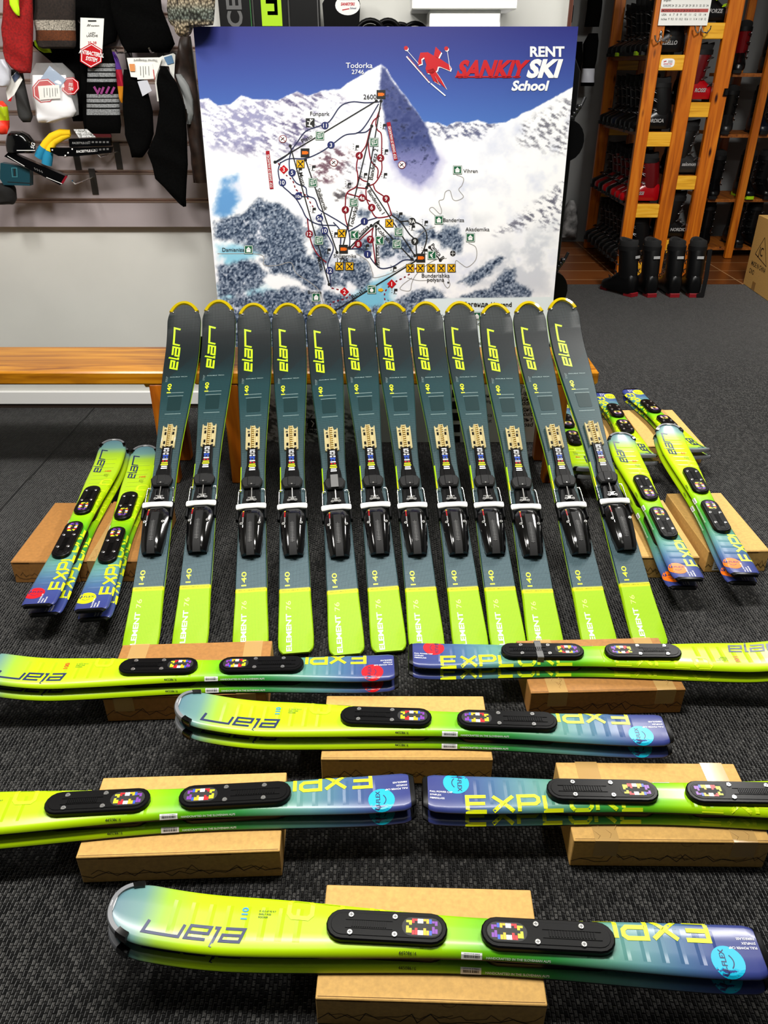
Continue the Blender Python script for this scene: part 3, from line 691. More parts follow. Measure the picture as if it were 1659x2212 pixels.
def explore(L, dot, num, numc, plate_mat=BLACKP):
    f = L / 1.114; root = empty('junior_ski')
    k = Ski(L, [(0, .046), (.05 * f, .047), (.46 * f, .036), (.93 * f, .0535), (L, .0535)], .015, .07 * f, 2.3, .040 * f, L * .80, .010, .22)
    b = k.body([TOPX, EDGE, EDGE], root); b['ski_length'] = L
    bm = MB(); pts = k.outline(.042 * f); k.tip_band(bm, pts, .0035, .006, .003); part(bm, 'tip_guard', SILVER, root, 40, 'silver grey tip guard')
    bm = MB(); n = len(pts)
    for a, c in ((0, 6), (n - 7, n - 1)): k.tip_band(bm, pts[a:c + 1], .0042, .009, .0038)
    part(bm, 'guard_clip', GLOSSB, root, 40)
    bm = MB(); bm.quad(L - .0015 - .006, L + .0005 - .002, -.014, .014, 0, k.top(.0034), 1, 3); part(bm, 'guard_label', WHT, root)
    bm = MB(); w0 = k.w(.002)
    P4 = lambda x, w_, d, up: [(x, -w_, k.zb(0) - d), (x, -w_, k.zb(0) + k.t(0) * .5), (x, -w_ + .009, k.zb(0) + k.t(0) + up), (x, w_ - .009, k.zb(0) + k.t(0) + up), (x, w_, k.zb(0) + k.t(0) * .5), (x, w_, k.zb(0) - d)]
    bm.loft([P4(-.0035, w0 - .006, 0, -.001), P4(-.002, w0 - .001, .0004, .0008), P4(.004, k.w(.004) + .0008, .0004, .001), P4(.0075, k.w(.0075) + .0005, .0002, .0003)])
    part(bm, 'tail_guard', BLACKP, root, 40)
    top = k.top()
    bm = MB(); elan(bm, top, L - .236 * f, .012, .172 * f, .022, 0, .0052); part(bm, 'logo_lettering', NAVY, root)
    bm = MB(); tope = lambda s, y, _=0: top(s, y + (.046 - k.w(min(max(s, .03), L * .8))) * .9)
    wide(bm, 'EXPLORE', tope, .087 * f, -.0455, .0255 * f, .034, (0, 0, 0, 0, 1, 1, 1)); wide(bm, 'EXPLO', tope, .56 * f, -.044, .0255 * f, .034, (1, 1, 1, 1, 1))
    part(bm, 'model_lettering', [YEL, GHOST], root)
    bm = MB(); bm.text(num, .011, lambda x, y, _=0: top(x, y), L - .232 * f, -.006, -math.pi / 2, 0, .03, 0, 1.1); part(bm, 'length_lettering', numc, root)
    bm = MB()
    for i, s_ in enumerate(('ROCKER', 'EARLY RISE', 'R 10.5 67 93 9.7')): bm.text(s_, .0032, top, L - .252 * f, -.010 - .0055 * i, math.pi, 0, .01)
    bm.text('44508616', .0055, top, .615 * f, .040, math.pi, 0, 0); part(bm, 'small_lettering', INK, root)
    bm = MB()
    for i, s_ in enumerate(('FULL POWER CAP', 'SYNFLEX', 'FIBREGLASS')): bm.text(s_, .0042, top, .012, -.004 - .008 * i, 0, 0, .01)
    bm.text('HANDCRAFTED IN THE SLOVENIAN ALPS', .0042, top, .468 * f, .040, math.pi, 0, .01); part(bm, 'print_lettering', WHT, root)
    bm = MB(); r = .027; bm.add([(.067 * f + r * rr * math.cos(a), .022 + r * rr * math.sin(a)) for rr in (0.001, .5, .8, 1) for a in np.linspace(0, 2 * math.pi, 28, False)], [[i * 28 + j, i * 28 + (j + 1) % 28, i * 28 + 28 + (j + 1) % 28, i * 28 + 28 + j] for i in range(3) for j in range(28)], 0, k.top(.0006))
    d = part(bm, 'flex_sticker', dot, root)
    bm = MB(); tp2 = k.top(.001); bm.text('U-FLEX', .0088, tp2, .067 * f + .003, .022, -math.pi / 2, 0, .02, 0, 1.1, 'C'); bm.line([(.067 * f - .009 + .005 * (y / .011) ** 2, .022 - y) for y in np.linspace(-.011, .011, 7)], .0018, 0, tp2)
    part(bm, 'sticker_lettering', NAVY, d)
    bm = MB(); bm.quad(.475 * f, .51 * f, .031, .0445, 0, k.top(.0006), 1, 4); st = part(bm, 'barcode_sticker', WHT, root)
    bm = MB(); x = .479 * f; rr = random.Random(3)
    while x < .506 * f: 
        wd = rr.choice((.0006, .0010, .0015)); bm.quad(x, x + wd, .0325, .0395, 0, k.top(.0009), 1, 2); x += wd + rr.choice((.0007, .0011))
    part(bm, 'barcode', INK, st)
    zt = k.t(L / 2)
    for x0, x1, ce in ((.25 * f, .476 * f, 1), (.533 * f, .741 * f, 0)):           # tail-side and tip-side plates
        bm = MB(); bm.prism(stadium(x0, x1, .0275), zt - .0005, zt + .0115, .0025); bm.prism(stadium(x0 + .008, x1 - .008, .0195), zt + .011, zt + .0125, .0006)
        cl = .066 * f; g0 = (x1 - cl - .012, x1 - .010) if ce else (x0 + .010, x0 + cl + .012)
        xa = (x0 + .035 * f, x1 - cl - .05 * f) if ce else (x0 + cl + .04 * f, x1 - .045 * f)
        for i in range(16): 
            xx = xa[0] + (xa[1] - xa[0]) * i / 15; bm.box(xx - .0011, xx + .0011, -.0055, .0055, zt + .012, zt + .0140)
        bm.box(xa[0] - .012, xa[1] + .012, -.0078, -.0066, zt + .012, zt + .0136); bm.box(xa[0] - .012, xa[1] + .012, .0066, .0078, zt + .012, zt + .0136)
        pl = part(bm, 'binding_plate', plate_mat, root, 35)
        zz = zt + .0128; fz = lambda a, b, _=0: (a, b, zz)
        bm = MB(); bm.flat(stadium(*g0, .0165), 0, fz); ch = part(bm, 'size_chart', INK, pl)
        bm = MB(); zz2 = zz + .0003; f2 = lambda a, b, _=0: (a, b, zz2); nn = 11
        for i in range(nn):
            c = [4, 4, 3, 1, 1, 2, 2, 0, 0, 5, 5][i]; a = g0[0] + .007 + (g0[1] - g0[0] - .014) * (i if not ce else nn - 1 - i) / nn; dx = (g0[1] - g0[0] - .014) / nn * .92
            hh = .0142 if 1 < i < nn - 2 else .011
            for y0, y1 in ((hh - .008, hh), (-hh, -hh + .008)) if i % 3 != 1 else ((hh - .012, hh), (-hh, -hh + .004)): bm.quad(a, a + dx, y0, y1, c, f2)
        part(bm, 'chart_print', [REDP, AMBER, WHT, BLUE, PURPLE, YEL], pl)
        for xs in ((x0 + .055 * f, x1 - cl - .028) if ce else (x0 + cl + .024, x1 - .042 * f)):
            for y in (-.0155, .0155):
                bm = MB(); bm.disc(xs, y, .0052, zt + .011, zt + .0142, 14, .0008); bm.line([(xs - .003, y), (xs + .003, y)], .0012, 1, lambda a, b, _=0: (a, b, zt + .0145)); bm.line([(xs, y - .003), (xs, y + .003)], .0012, 1, lambda a, b, _=0: (a, b, zt + .0145))
                part(bm, 'screw', [STEEL, GREY], pl, 40)
    return root
BOXH = .08
def lay_pair(tip, tail, L, proto, txt, which, grp, fixed='tail', used=set(), pitch=0):
    a = atz(*tip, .125); b = atz(*tail, .125); d = (a - b).normalized()
    if fixed == 'mid': m = (a + b) / 2; b = m - d * L / 2
    for i, z in ((0, BOXH + .0315), (1, BOXH + .001)):
        o = proto if (i == 0 and proto.name not in used) else dup(proto); used.add(proto.name)
        jit = Vector((d.y, -d.x, 0)) * (0 if i == 0 else which)
        o.location = (b.x + jit.x, b.y + jit.y, z); o.rotation_euler = (0, -pitch, math.atan2(d.y, d.x) + (0 if i == 0 else .003))
        tag(o, txt.replace('@', 'upper' if i == 0 else 'lower').replace('#', 'on top of' if i == 0 else 'under'), 'ski', grp)
    return b, d
RSTICK = mat('red_sticker', (205, 12, 28), .35); OSTICK = mat('orange_sticker', (246, 112, 12), .35); YSTICK = mat('yellow_green_sticker', (214, 226, 10), .35)
NCY = mat('cyan_number_print', (20, 140, 200), .4); NRED = mat('orange_red_number_print', (214, 80, 20), .4)
G1 = 'pairs of lime and navy junior skis laid over cartons'
pA = explore(1.114, CYAN, '110', NCY)
lay_pair((240, 1978), (1652, 2052), 1.114, pA, 'cyan dotted lime ski, @ one of the front pair nearest the viewer', -.006, G1)
lay_pair((20, 1748), (893, 1703), 1.114, pA, 'cyan dotted lime ski, @ one of the pair cut by the left edge', -.006, G1)
lay_pair((1640, 1720), (916, 1707), 1.114, pA, 'lime ski with cyan dot at its left end, @ one of that pair', .006, G1)
lay_pair((378, 1540), (1445, 1572), 1.114, pA, 'cyan dotted lime ski, @ one of the centre pair in the third row', -.006, G1)
pE = explore(1.03, RSTICK, '100', NRED)
lay_pair((20, 1450), (858, 1436), 1.03, pE, 'red dotted lime ski, @ one of the left crosswise pair before the leaning skis', -.006, G1)
FB, FD = lay_pair((1640, 1414), (885, 1410), 1.03, pE, 'lime ski with red dot at its left end, @ one of that pair', .006, G1)
lay_pair((248, 968), (78, 1308), 1.02, pE, 'red dotted lime ski pointing away, @ one of the far left pair', .012, G1)
pH = explore(1.0, YSTICK, '100', NRED)
lay_pair((320, 968), (193, 1318), 1.0, pH, 'yellow dotted lime ski pointing away, @ one of the pair left of the row', .004, G1)
pI = explore(.87, OSTICK, '90', NRED)
lay_pair((1326, 960), (1492, 1250), .87, pI, 'orange dotted lime ski, @ one of the pair right beside the leaning row', -.012, G1, pitch=.056)
pJ = explore(.91, OSTICK, '90', NRED)
lay_pair((1424, 942), (1612, 1240), .91, pJ, 'orange dotted lime ski, @ one of the rightmost pair', .0, G1, pitch=.062)
pK = explore(.70, YSTICK, '70', NRED)
lay_pair((1390, 990), (1303, 848), .70, pK, 'short yellow dotted ski, @ one of the middle pair on the rear boxes', -.008, G1)
lay_pair((1522, 992), (1362, 840), .72, pK, 'short yellow dotted ski, @ one of the right pair on the rear boxes', -.008, G1)
lay_pair((1262, 1000), (1203, 868), .70, pK, 'short lime ski half hidden behind the rightmost leaning ski, @ one', -.006, G1)
# grey strap around the binding plate of the right red-dot ski
bm = MB(); bm.box(.318, .334, -.0305, .0305, .0268, .0285); bm.box(.318, .334, -.0318, -.0295, .012, .0285); bm.box(.318, .334, .0295, .0318, .012, .0285)
o = part(bm, 'strap', GREY, None); o.location = (FB.x, FB.y, BOXH + .0315); o.rotation_euler = (0, 0, math.atan2(FD.y, FD.x))
for r in list(bpy.data.objects):
    if r.get('label', '') == 'lime ski with red dot at its left end, upper one of that pair': mw = o.matrix_basis.copy(); o.parent = r; o.matrix_basis = r.matrix_basis.inverted() @ mw; o['label'] = 'grey rubber strap'

# ---- the twelve dark green skis leaning on the bench
q = N('dark_teal_woven_topsheet'); tcn = q.n('ShaderNodeUVMap'); sp = q.n('ShaderNodeSeparateXYZ'); q.l(tcn.outputs[0], sp.inputs[0])
u = q.math('DIVIDE', sp.outputs[0], 1.40); v = sp.outputs[1]
wv = q.math('MULTIPLY', q.math('SINE', q.math('MULTIPLY', q.math('ADD', sp.outputs[0], v), 760)), q.math('SINE', q.math('MULTIPLY', q.math('SUBTRACT', sp.outputs[0], v), 760)))
wv = q.math('GREATER_THAN', wv, .18)
dark = q.ramp(u, [(0, (124, 172, 0)), (.139, (132, 178, 0)), (.1395, (214, 214, 8)), (.1475, (214, 214, 8)), (.148, (24, 44, 52)), (.30, (22, 40, 48)), (.55, (14, 32, 36)), (.66, (13, 44, 48)), (.735, (13, 44, 48)), (.80, (9, 27, 31)), (.9, (8, 14, 16)), (1, (8, 12, 14))])
lite = q.ramp(u, [(0, (168, 210, 14)), (.139, (170, 212, 14)), (.1395, (222, 222, 16)), (.1475, (222, 222, 16)), (.148, (104, 132, 140)), (.30, (92, 120, 128)), (.5, (64, 90, 94)), (.62, (46, 78, 82)), (.68, (16, 54, 58)), (.74, (16, 52, 56)), (.80, (12, 34, 38)), (.9, (22, 30, 33)), (.95, (50, 57, 58)), (1, (60, 68, 68))])
c = q.mix(wv, dark, lite)
dg = q.math('GREATER_THAN', q.math('ADD', sp.outputs[0], q.math('MULTIPLY', v, 1.3)), 1.105)      # darker slanted field below the logo
nt = q.math('LESS_THAN', sp.outputs[0], 1.28)
c = q.mix(q.math('MULTIPLY', q.math('MULTIPLY', dg, nt), .55), c, (14, 20, 22))
q.l(c, q.b.inputs['Base Color']); q.bump(wv, .12, .0006); q.set(Roughness=.5, Specular_IOR_Level=.25)
TOPE = q.m; LIMES = mat('lime_sidewall', (168, 214, 10), .35); CLEARY = N('yellow_clear_tip_plastic').set(Base_Color=(*lin((196, 172, 8)), 1), Roughness=.12, Transmission_Weight=.25).m
CLEARP = N('clear_gold_plastic').set(Base_Color=(*lin((214, 200, 150)), 1), Roughness=.14, Transmission_Weight=.35, IOR=1.4).m
SQUARE = mat('teal_square_print', (8, 38, 40), .5, Specular_IOR_Level=.2); DOTS = mat('pale_dot_print', (150, 170, 168), .5)
def element():
    root = empty('leaning_ski')
    k = Ski(1.40, [(0, .049), (.05, .050), (.20, .046), (.62, .039), (1.20, .0615), (1.40, .0625)], .016, .075, 2.0, .064, 1.16, .0035, .5)
    k.body([TOPE, LIMES, EDGE], root); top = k.top(.0005)
    bm = MB(); pts = k.outline(.034); k.tip_band(bm, pts, .003, .0105, .0028); part(bm, 'tip_protector', CLEARY, root, 40, 'clear yellow tip protector')
    for sg in (-1, 1):
        bm = MB(); y = sg * (k.w(1.362) - .013); z = k.zb(1.362) + k.t(1.36); bm.disc(1.362, y, .0042, z, z + .003, 12, .0008); part(bm, 'rivet', STEEL, root, 40)
    bm = MB(); elan(bm, top, 1.100, .010, .200, .023, 0, .0068); part(bm, 'logo_lettering', LIME, root)
    bm = MB(); bm.text('140', .0135, top, .984, .019, 0, 0, .018, 0, 1.9); bm.text('140', .0145, top, .214, .014, 0, 0, .008, 0, 1.9); part(bm, 'length_lettering', YEL, root)
    bm = MB(); bm.text('ELEMENT', .0150, top, .006, .012, 0, 0, .018, 0, 1.40); part(bm, 'model_lettering', WHT, root)
    bm = MB(); bm.text('76', .0150, top, .137, .012, 0, 0, 0, 0, 1.5); part(bm, 'number_lettering', mat('pale_lime_print', (214, 240, 120), .4), root)
    bm = MB(); bm.prism([(.900, -.021), (.905, -.024), (.962, -.024), (.967, -.021), (.967, .021), (.962, .024), (.905, .024), (.900, .021)], k.t(.93) - .0004, k.t(.93) + .0007, .0004); part(bm, 'square_panel', SQUARE, root)
    bm = MB()
    for s_ in (.969, .985, .884): 
        for y in np.linspace(-.026, .026, 22): bm.quad(s_ - .0011, s_ + .0011, y - .0007, y + .0007, 0, top)
    bm.text('DOUBLE TECH', .0035, top, 1.062, .028, -math.pi / 2, 0, .01, 0, 1.9); bm.text('R 12.5   122 76 104', .0022, top, 1.04, .036, 0, 0, 0); bm.text('EARLY RISE ROCKER', .0022, top, 1.04, .040, 0, 0, 0)
    part(bm, 'dotted_lettering', DOTS, root)
    bm = MB(); bm.text('FIBREGLASS   LAMINATED  WOODCORE', .0028, top, .199, .038, -math.pi / 2, 0, .01, 0, 1.15); part(bm, 'band_lettering', mat('dark_gold_print', (110, 100, 10), .5), root)
    z = k.t(.6)
    # binding: clear toe rail, black arm with colour scale, tab, heel base
    bm = MB(); x0, x1 = .728, .822
    bm.prism([(x0, -.021), (x1 - .004, -.022), (x1, -.018), (x1 - .004, -.012), (x1 + .010, -.007), (x1 + .012, 0), (x1 + .010, .007), (x1 - .004, .012), (x1, .018), (x1 - .004, .022), (x0, .021)], z - .001, z + .0045, .001)
    for y0, y1 in ((-.023, -.020), (.020, .023)): bm.box(x0 - .002, x1, y0, y1, z, z + .010, 0, .0008)
    bm.box(x0, x1 + .006, -.0075, -.0055, z, z + .011); bm.box(x0, x1 + .006, .0055, .0075, z, z + .011)
    rail = part(bm, 'clear_rail', CLEARP, root, 40, 'clear gold tinted plastic rail')
    bm = MB(); 
    for i in range(11): bm.tube([(x0 + .006 + i * .009, -.006, z + .004), (x0 + .006 + i * .009, -.003, z + .010), (x0 + .006 + i * .009, .003, z + .010), (x0 + .006 + i * .009, .006, z + .004)], .0031, 6)
    part(bm, 'rail_spring', mat('pale_gold_metal', (220, 190, 120), .2, .7), rail, 60)
    bm = MB()
    for xx in (.745, .785): 
        for y in (-.013, .013): bm.box(xx, xx + .013, y - .0032, y + .0032, z + .0035, z + .0052)
    part(bm, 'rail_slot', BLACKP, rail)
    for xx in (.734, .806):
        for y in (-.014, .014): bm = MB(); bm.disc(xx, y, .0042, z + .004, z + .007, 10, .0008); part(bm, 'screw', CHROME, rail, 40)
    bm = MB(); bm.prism([(.585, -.026), (.625, -.024), (.66, -.018), (.733, -.0165), (.733, .0165), (.66, .018), (.625, .024), (.585, .026)], z - .001, z + .009, .0025); bm.box(.61, .725, -.011, .011, z + .008, z + .0105, 0, .001)
    arm = part(bm, 'binding_arm', BLACKP, root, 35)
    bm = MB()
    for i, (c_, hw) in enumerate(((0, .008), (0, .0085), (5, .0078), (0, .009), (1, .0085), (1, .0075), (0, .0085), (2, .0085), (3, .010), (3, .0115), (0, .009), (0, .0098))):
        xx = .722 - i * .0075; bm.quad(xx - .0042, xx, -hw, hw, c_, lambda a, b, _=0: (a, b, z + .0109))
        if i < 9: bm.quad(xx - .0042, xx, -.0022, .0022, 4, lambda a, b, _=0: (a, b, z + .0112)) if i % 2 else None
    part(bm, 'colour_scale', [WHT, BLUE, REDP, YEL, INK, LGREY], arm)
    bm = MB(); bm.prism([(.560, -.024), (.572, -.031), (.590, -.034), (.603, -.026), (.606, -.012), (.606, .012), (.603, .026), (.590, .034), (.572, .031), (.560, .024)], z + .006, z + .020, .004); bm.box(.566, .603, -.013, .013, z + .018, z + .0225, 0, .002)
    tab = part(bm, 'lock_tab', BLACKM, root, 35)
    bm = MB(); bm.disc(.571, 0, .0026, z + .022, z + .0235, 10); part(bm, 'tab_pin', STEEL, tab)
    bm = MB(); bm.tube([(.560, 0, z + .014), (.522, 0, z + .014)], .0024, 8); bm.tube([(.524, -.012, z + .014), (.524, .012, z + .014)], .0018, 6); bm.box(.510, .522, -.006, .006, z + .008, z + .017, 0, .001); part(bm, 'adjusting_rod', STEEL, root, 40)
    bm = MB(); bm.box(.495, .560, -.027, .027, z - .001, z + .007, 0, .002); bm.prism([(.500, -.030), (.548, -.024), (.552, -.012), (.500, -.013)], z + .006, z + .015, .002); bm.prism([(.500, .013), (.552, .012), (.548, .024), (.500, .030)], z + .006, z + .015, .002); part(bm, 'heel_base', BLACKP, root, 35)
    for y in (-.011, .011): bm = MB(); bm.disc(.512, y, .0055, z + .012, z + .018, 14, .001); bm.disc(.512, y, .003, z + .018, z + .0188, 8, 0, 1); part(bm, 'screw', [STEEL, GREY], root, 40)
    for sg in (-1, 1):
        bm = MB(); bm.tube([(.556, sg * .030, z + .010), (.557, sg * .0395, z + .010), (.548, sg * .0415, z + .010), (.500, sg * .0425, z + .012)], .0019, 8); part(bm, 'brake_wire', CHROME, root, 60)
        bm = MB(); bm.prism([(.438, sg * .0405), (.500, sg * .0385), (.500, sg * .0475), (.438, sg * .047)] if sg > 0 else [(.438, -.047), (.500, -.0475), (.500, -.0385), (.438, -.0405)], z + .002, z + .018, .002); part(bm, 'brake_arm', BLACKP, root, 35)
    bm = MB(); bm.prism([(.474, -.044), (.480, -.0465), (.490, -.0465), (.494, -.044), (.496, -.02), (.496, .02), (.494, .044), (.490, .0465), (.480, .0465), (.474, .044), (.478, .02), (.478, -.02)], z + .014, z + .024, .003); part(bm, 'brake_pad', mat('white_plastic', (238, 238, 236), .4), root, 35, 'white brake pedal bar')
    rg = []
    for x_, w_, h_ in ((.474, .036, .020), (.465, .038, .024), (.44, .039, .030), (.40, .037, .034), (.36, .035, .033), (.325, .031, .028), (.312, .028, .022)):
        rg.append([(x_, -w_, z - .001), (x_, -w_, z + h_ * .55), (x_, -w_ * .72, z + h_ * .85), (x_, -w_ * .48, z + h_), (x_, w_ * .48, z + h_), (x_, w_ * .72, z + h_ * .85), (x_, w_, z + h_ * .55), (x_, w_, z - .001)])
    bm = MB(); bm.loft(rg[::-1]); hl = part(bm, 'heel_housing', GLOSSB, root, 30)
    bm = MB(); bm.loft([[(x_, -.013, z + h_), (x_, -.011, z + h_ + .003), (x_, .011, z + h_ + .003), (x_, .013, z + h_)] for x_, h_ in ((.306, .018), (.33, .0285), (.36, .033), (.40, .034), (.45, .0285))]); part(bm, 'heel_lever', BLACKM, hl, 30)
    bm = MB(); lev = lambda a, b, _=0: (a, b, z + .0018 + np.interp(a, (.306, .33, .36, .40, .45), (.0215, .032, .0362, .0372, .032)))
    for i in range(14): bm.quad(.345 + i * .005, .3463 + i * .005, -.006, .006, 0, lev)
    bm.quad(.342, .417, -.0004, .0004, 0, lev, 10, 1); part(bm, 'heel_ruler', GREY, hl)
    bm = MB(); sid = lambda a, b, _=0: (a, b, z + .001 + np.interp(a, (.36, .40, .44, .465), (.033, .034, .030, .024)) * .93 + (.0264 - b) * .35 * 0)
    for i in range(9): bm.quad(.418 + i * .0055, .421 + i * .0055, .020, .0245, (1, 1, 1, 1, 2, 2, 3, 3, 4)[i], sid)
    bm.line([(.408, .0225), (.398, .0225)], .002, 0, sid); part(bm, 'release_scale', [WHT, LGREY, REDP, REDP, AMBER], hl)
    for y in (-.027, .027): bm = MB(); zz = z + .028; bm.disc(.413, y, .0052, zz, zz + .005, 14, .001); bm.disc(.413, y, .002, zz + .005, zz + .0056, 8, 0, 1); part(bm, 'screw', [STEEL, INK], hl, 40)
    bm = MB(); bm.quad(.60, .66, k.w(.63) - .0036, k.w(.63) + .0005, 0, k.top(.001), 4, 1); bm.quad(.56, .60, k.w(.58) - .0036, k.w(.58) + .0005, 1, k.top(.001), 4, 1); part(bm, 'edge_print', [LIME, YEL], root)
    return root
BEN_Z, BEN_Y = .462, 2.662
tips = [403, 477, 550, 623, 696, 770, 844, 917, 990, 1066, 1137, 1208]
spots = [(-.677, 1.65, -.75), (-.541, 1.659, -.621), (-.369, 1.644, -.491), (-.242, 1.644, -.363), (-.101, 1.638, -.234), (.015, 1.651, -.105), (.121, 1.648, .025), (.243, 1.65, .154), (.348, 1.65, .282), (.451, 1.639, .416), (.603, 1.65, .541), (.747, 1.67, .668)]
ordn = ['leftmost', 'second from the left', 'third from the left', 'fourth from the left', 'fifth from left, grey strip on binding tab', 'sixth from the left', 'sixth from the right', 'fifth from the right', 'fourth from the right', 'third from the right', 'second from the right', 'rightmost']
proto = element()
for i, ((xt, yt, xp), nm) in enumerate(zip(spots, ordn)):
    o = proto if i == 0 else dup(proto)
    e = math.atan2(BEN_Z, BEN_Y - yt); dx = xp - xt; lh = math.sqrt(1.4 ** 2 - dx * dx)
    X = Vector((dx, lh * math.cos(e), lh * math.sin(e))).normalized(); Zn = Vector((0, -math.sin(e), math.cos(e))); Y = Zn.cross(X).normalized(); Zn = X.cross(Y)
    o.matrix_world = Matrix(((X.x, Y.x, Zn.x, xt), (X.y, Y.y, Zn.y, yt), (X.z, Y.z, Zn.z, .004), (0, 0, 0, 1)))
    tag(o, 'dark green ski leaning on the bench, ' + nm if ',' in nm else 'dark green ski leaning on the bench, %s of the row' % nm, 'ski', 'row of dark green skis leaning on the bench')
    if i == 4:
        zz = .0165; bm = MB(); bm.box(.562, .612, -.012, .012, zz + .0225, zz + .0245, 0, .0005); part(bm, 'grey_strip', GREY, o)
# ------------------------------------------------------------------ cartons under the skis
def ridge_line(n, seed, amp, x0, x1, y0):
    r = random.Random(seed); pts = []
    for i in range(n + 1): pts.append((x0 + (x1 - x0) * (i + (r.random() - .5) * .5) / n if 0 < i < n else (x0, x1)[i > 0], y0 + amp * (r.random() if i % 2 else r.random() * .35)))
    return pts
def kraft_box(c, rz, w, d, h, label, seed, tape=(), flap=True, sticker=None, words=None, mountains=True, mname=None):
    root = empty('shipping_box', (c[0], c[1], 0), rz); tag(root, label, 'box', 'kraft cartons under the skis')
    bm = MB(); bm.box(-w / 2, w / 2, -d / 2, d / 2, .001, h, 0, .0015); part(bm, 'carton', KRAFT2 if seed in (5, 6, 7, 8) else KRAFT, root)
    fr = lambda a, b, _=0: (a, -d / 2 - .0006, b); tp = lambda a, b, _=0: (a, b, h + .0005)
    bm = MB()
    bm.line([(-w / 2, h - .0045), (w / 2, h - .0045)], .0012, 0, fr)
    for x in (-.12, .08): bm.line([(x * w / .38 - .03, h - .0045), (x * w / .38 + .02, h - .0045)], .003, 0, fr)
    bm.line([(.03 + .012 * math.cos(a), h - .004 - .010 * math.sin(a)) for a in np.linspace(0, math.pi, 9)], .0008, 0, fr)
    bm.line([(-w / 2 + .003, -d / 2 + .004), (w / 2 - .003, -d / 2 + .004)], .0008, 0, tp)
    part(bm, 'flap_crease', mat('dark_kraft_crease', (96, 66, 30), .8), root)
    if mountains:
        bm = MB(); bm.line(ridge_line(22, seed, .030, -w / 2, w / 2, .014), .0015, 0, fr); bm.line(ridge_line(11, seed + 5, .024, -w / 2 + .02, w * .1, .024), .0011, 0, fr); bm.line(ridge_line(13, seed + 9, .026, w * .02, w / 2 - .004, .022), .0011, 0, fr)
        part(bm, 'mountain_print', INK, root)
    for x in tape:
        bm = MB(); bm.box(x - .024, x + .024, -d / 2 - .001, d / 2 + .001, h + .0002, h + .0008); bm.box(x - .024, x + .024, -d / 2 - .0012, -d / 2 - .0004, h - .045, h + .0008)
        rr = random.Random(seed)
        for i in range(7):
            xx = x + rr.uniform(-.02, .02); y = -d / 2 + rr.uniform(.004, .05); bm.tube([(xx, y, h + .0008), (xx + rr.uniform(-.008, .008), y + rr.uniform(.005, .014), h + .002), (xx + rr.uniform(-.01, .01), y + .02, h + .0008)], .0008, 5)
        part(bm, 'packing_tape', TAPE, root, 0, 'clear packing tape')
    if sticker:
        bm = MB(); x0, x1 = sticker; bm.quad(x0, x1, .008, h - .008, 0, lambda a, b, _=0: (a, -d / 2 - .001, b)); fr2 = lambda a, b, _=0: (a, -d / 2 - .0014, b)
        for i in range(4): bm.line([(x0 + .006, .045 - i * .007), (x0 + .035, .045 - i * .007)], .0016, 1, fr2)
        bm.quad(x0 + .006, x0 + .022, .054, .064, 1, fr2); bm.text('0401922205', .006, fr2, x0 + .006, .013, 0, 1, .02); part(bm, 'shipping_label', [PAPER, INK], root)
    if words:
        bm = MB(); words(bm, tp, w, d); part(bm, 'box_lettering', INK, root)
    return root
def box_px(fl, fr_, h, depth, label, seed, **k):      # front top corners in the photo
    a, b = atz(*fl, h), atz(*fr_, h); v = b - a; wd = v.length; d = v.normalized(); n = Vector((-d.y, d.x, 0)); c = (a + b) / 2 + n * depth / 2
    return kraft_box(c, math.atan2(d.y, d.x), wd, depth, h, label, seed, **k)
box_px((681, 2157), (1183, 2172), .079, .205, 'kraft box under the nearest pair of skis at the front', 1)
box_px((163, 1853), (604, 1838), .079, .195, 'kraft box under the left pair with cyan dots', 2)
def alpine(bm, tp, w, d): bm.text('ALPINE', .013, tp, .04, .0, math.pi, 0, .02, 0, 1.3); bm.line([(.10, .004), (.058, .004), (.058, -.018), (.066, -.011), (.072, -.02), (.08, -.012), (.09, -.02), (.10, -.012), (.10, .004)], .0012, 0, tp)
box_px((1240, 1816), (1668, 1820), .079, .20, 'taped kraft box under the right pair with cyan dots', 3, tape=(-.13, .145))
box_px((693, 1640), (1065, 1641), .079, .20, 'kraft box under the centre pair in the third row', 4)
box_px((221, 1508), (574, 1497), .079, .20, 'brown taped box under the left pair with red dots', 5, tape=(-.15, .15))
box_px((1147, 1497), (1482, 1489), .079, .20, 'brown box lettered ALPINE under the right pair with red dots', 6, tape=(-.125, .145), words=lambda bm, tp, w, d: (bm.text('ALPINE', .013, tp, .03, .035, math.pi, 0, .02, 0, 1.3), bm.line([(.085, .038), (.045, .038), (.045, .014), (.053, .021), (.059, .012), (.067, .02), (.075, .012), (.085, .022), (.085, .038)], .0012, 0, tp)))
def box_quad(fl, fr_, bl_, h, label, seed, **k):      # front corners and back left corner of the lid
    a, b, c = atz(*fl, h), atz(*fr_, h), atz(*bl_, h); v = b - a; d = v.normalized(); n = Vector((-d.y, d.x, 0)); return box_px(fl, fr_, h, (c - a).dot(n), label, seed, **k)
box_quad((22, 1214), (163, 1214), (102, 1086), .079, 'brown box under the far left pair of skis', 7)
box_quad((165, 1212), (312, 1212), (231, 1083), .079, 'brown box under the yellow dotted pair beside the leaning row', 8, tape=(-.05,), flap=False)
box_quad((1378, 1204), (1512, 1204), (1330, 1080), .079, 'kraft box under the orange-dot pair beside the leaning row', 9)
box_quad((1531, 1192), (1664, 1190), (1441, 1066), .079, 'kraft box with white shipping label under the rightmost pair', 10, sticker=(-.075, -.012))
def lidlogo(bm, tp, w, d): bm.text('elan', .035, tp, .02, .16, -math.pi / 2, 0, .02, .2, 1.0); bm.text('ALPINE', .012, tp, .085, .06, -math.pi / 2, 0, .01)
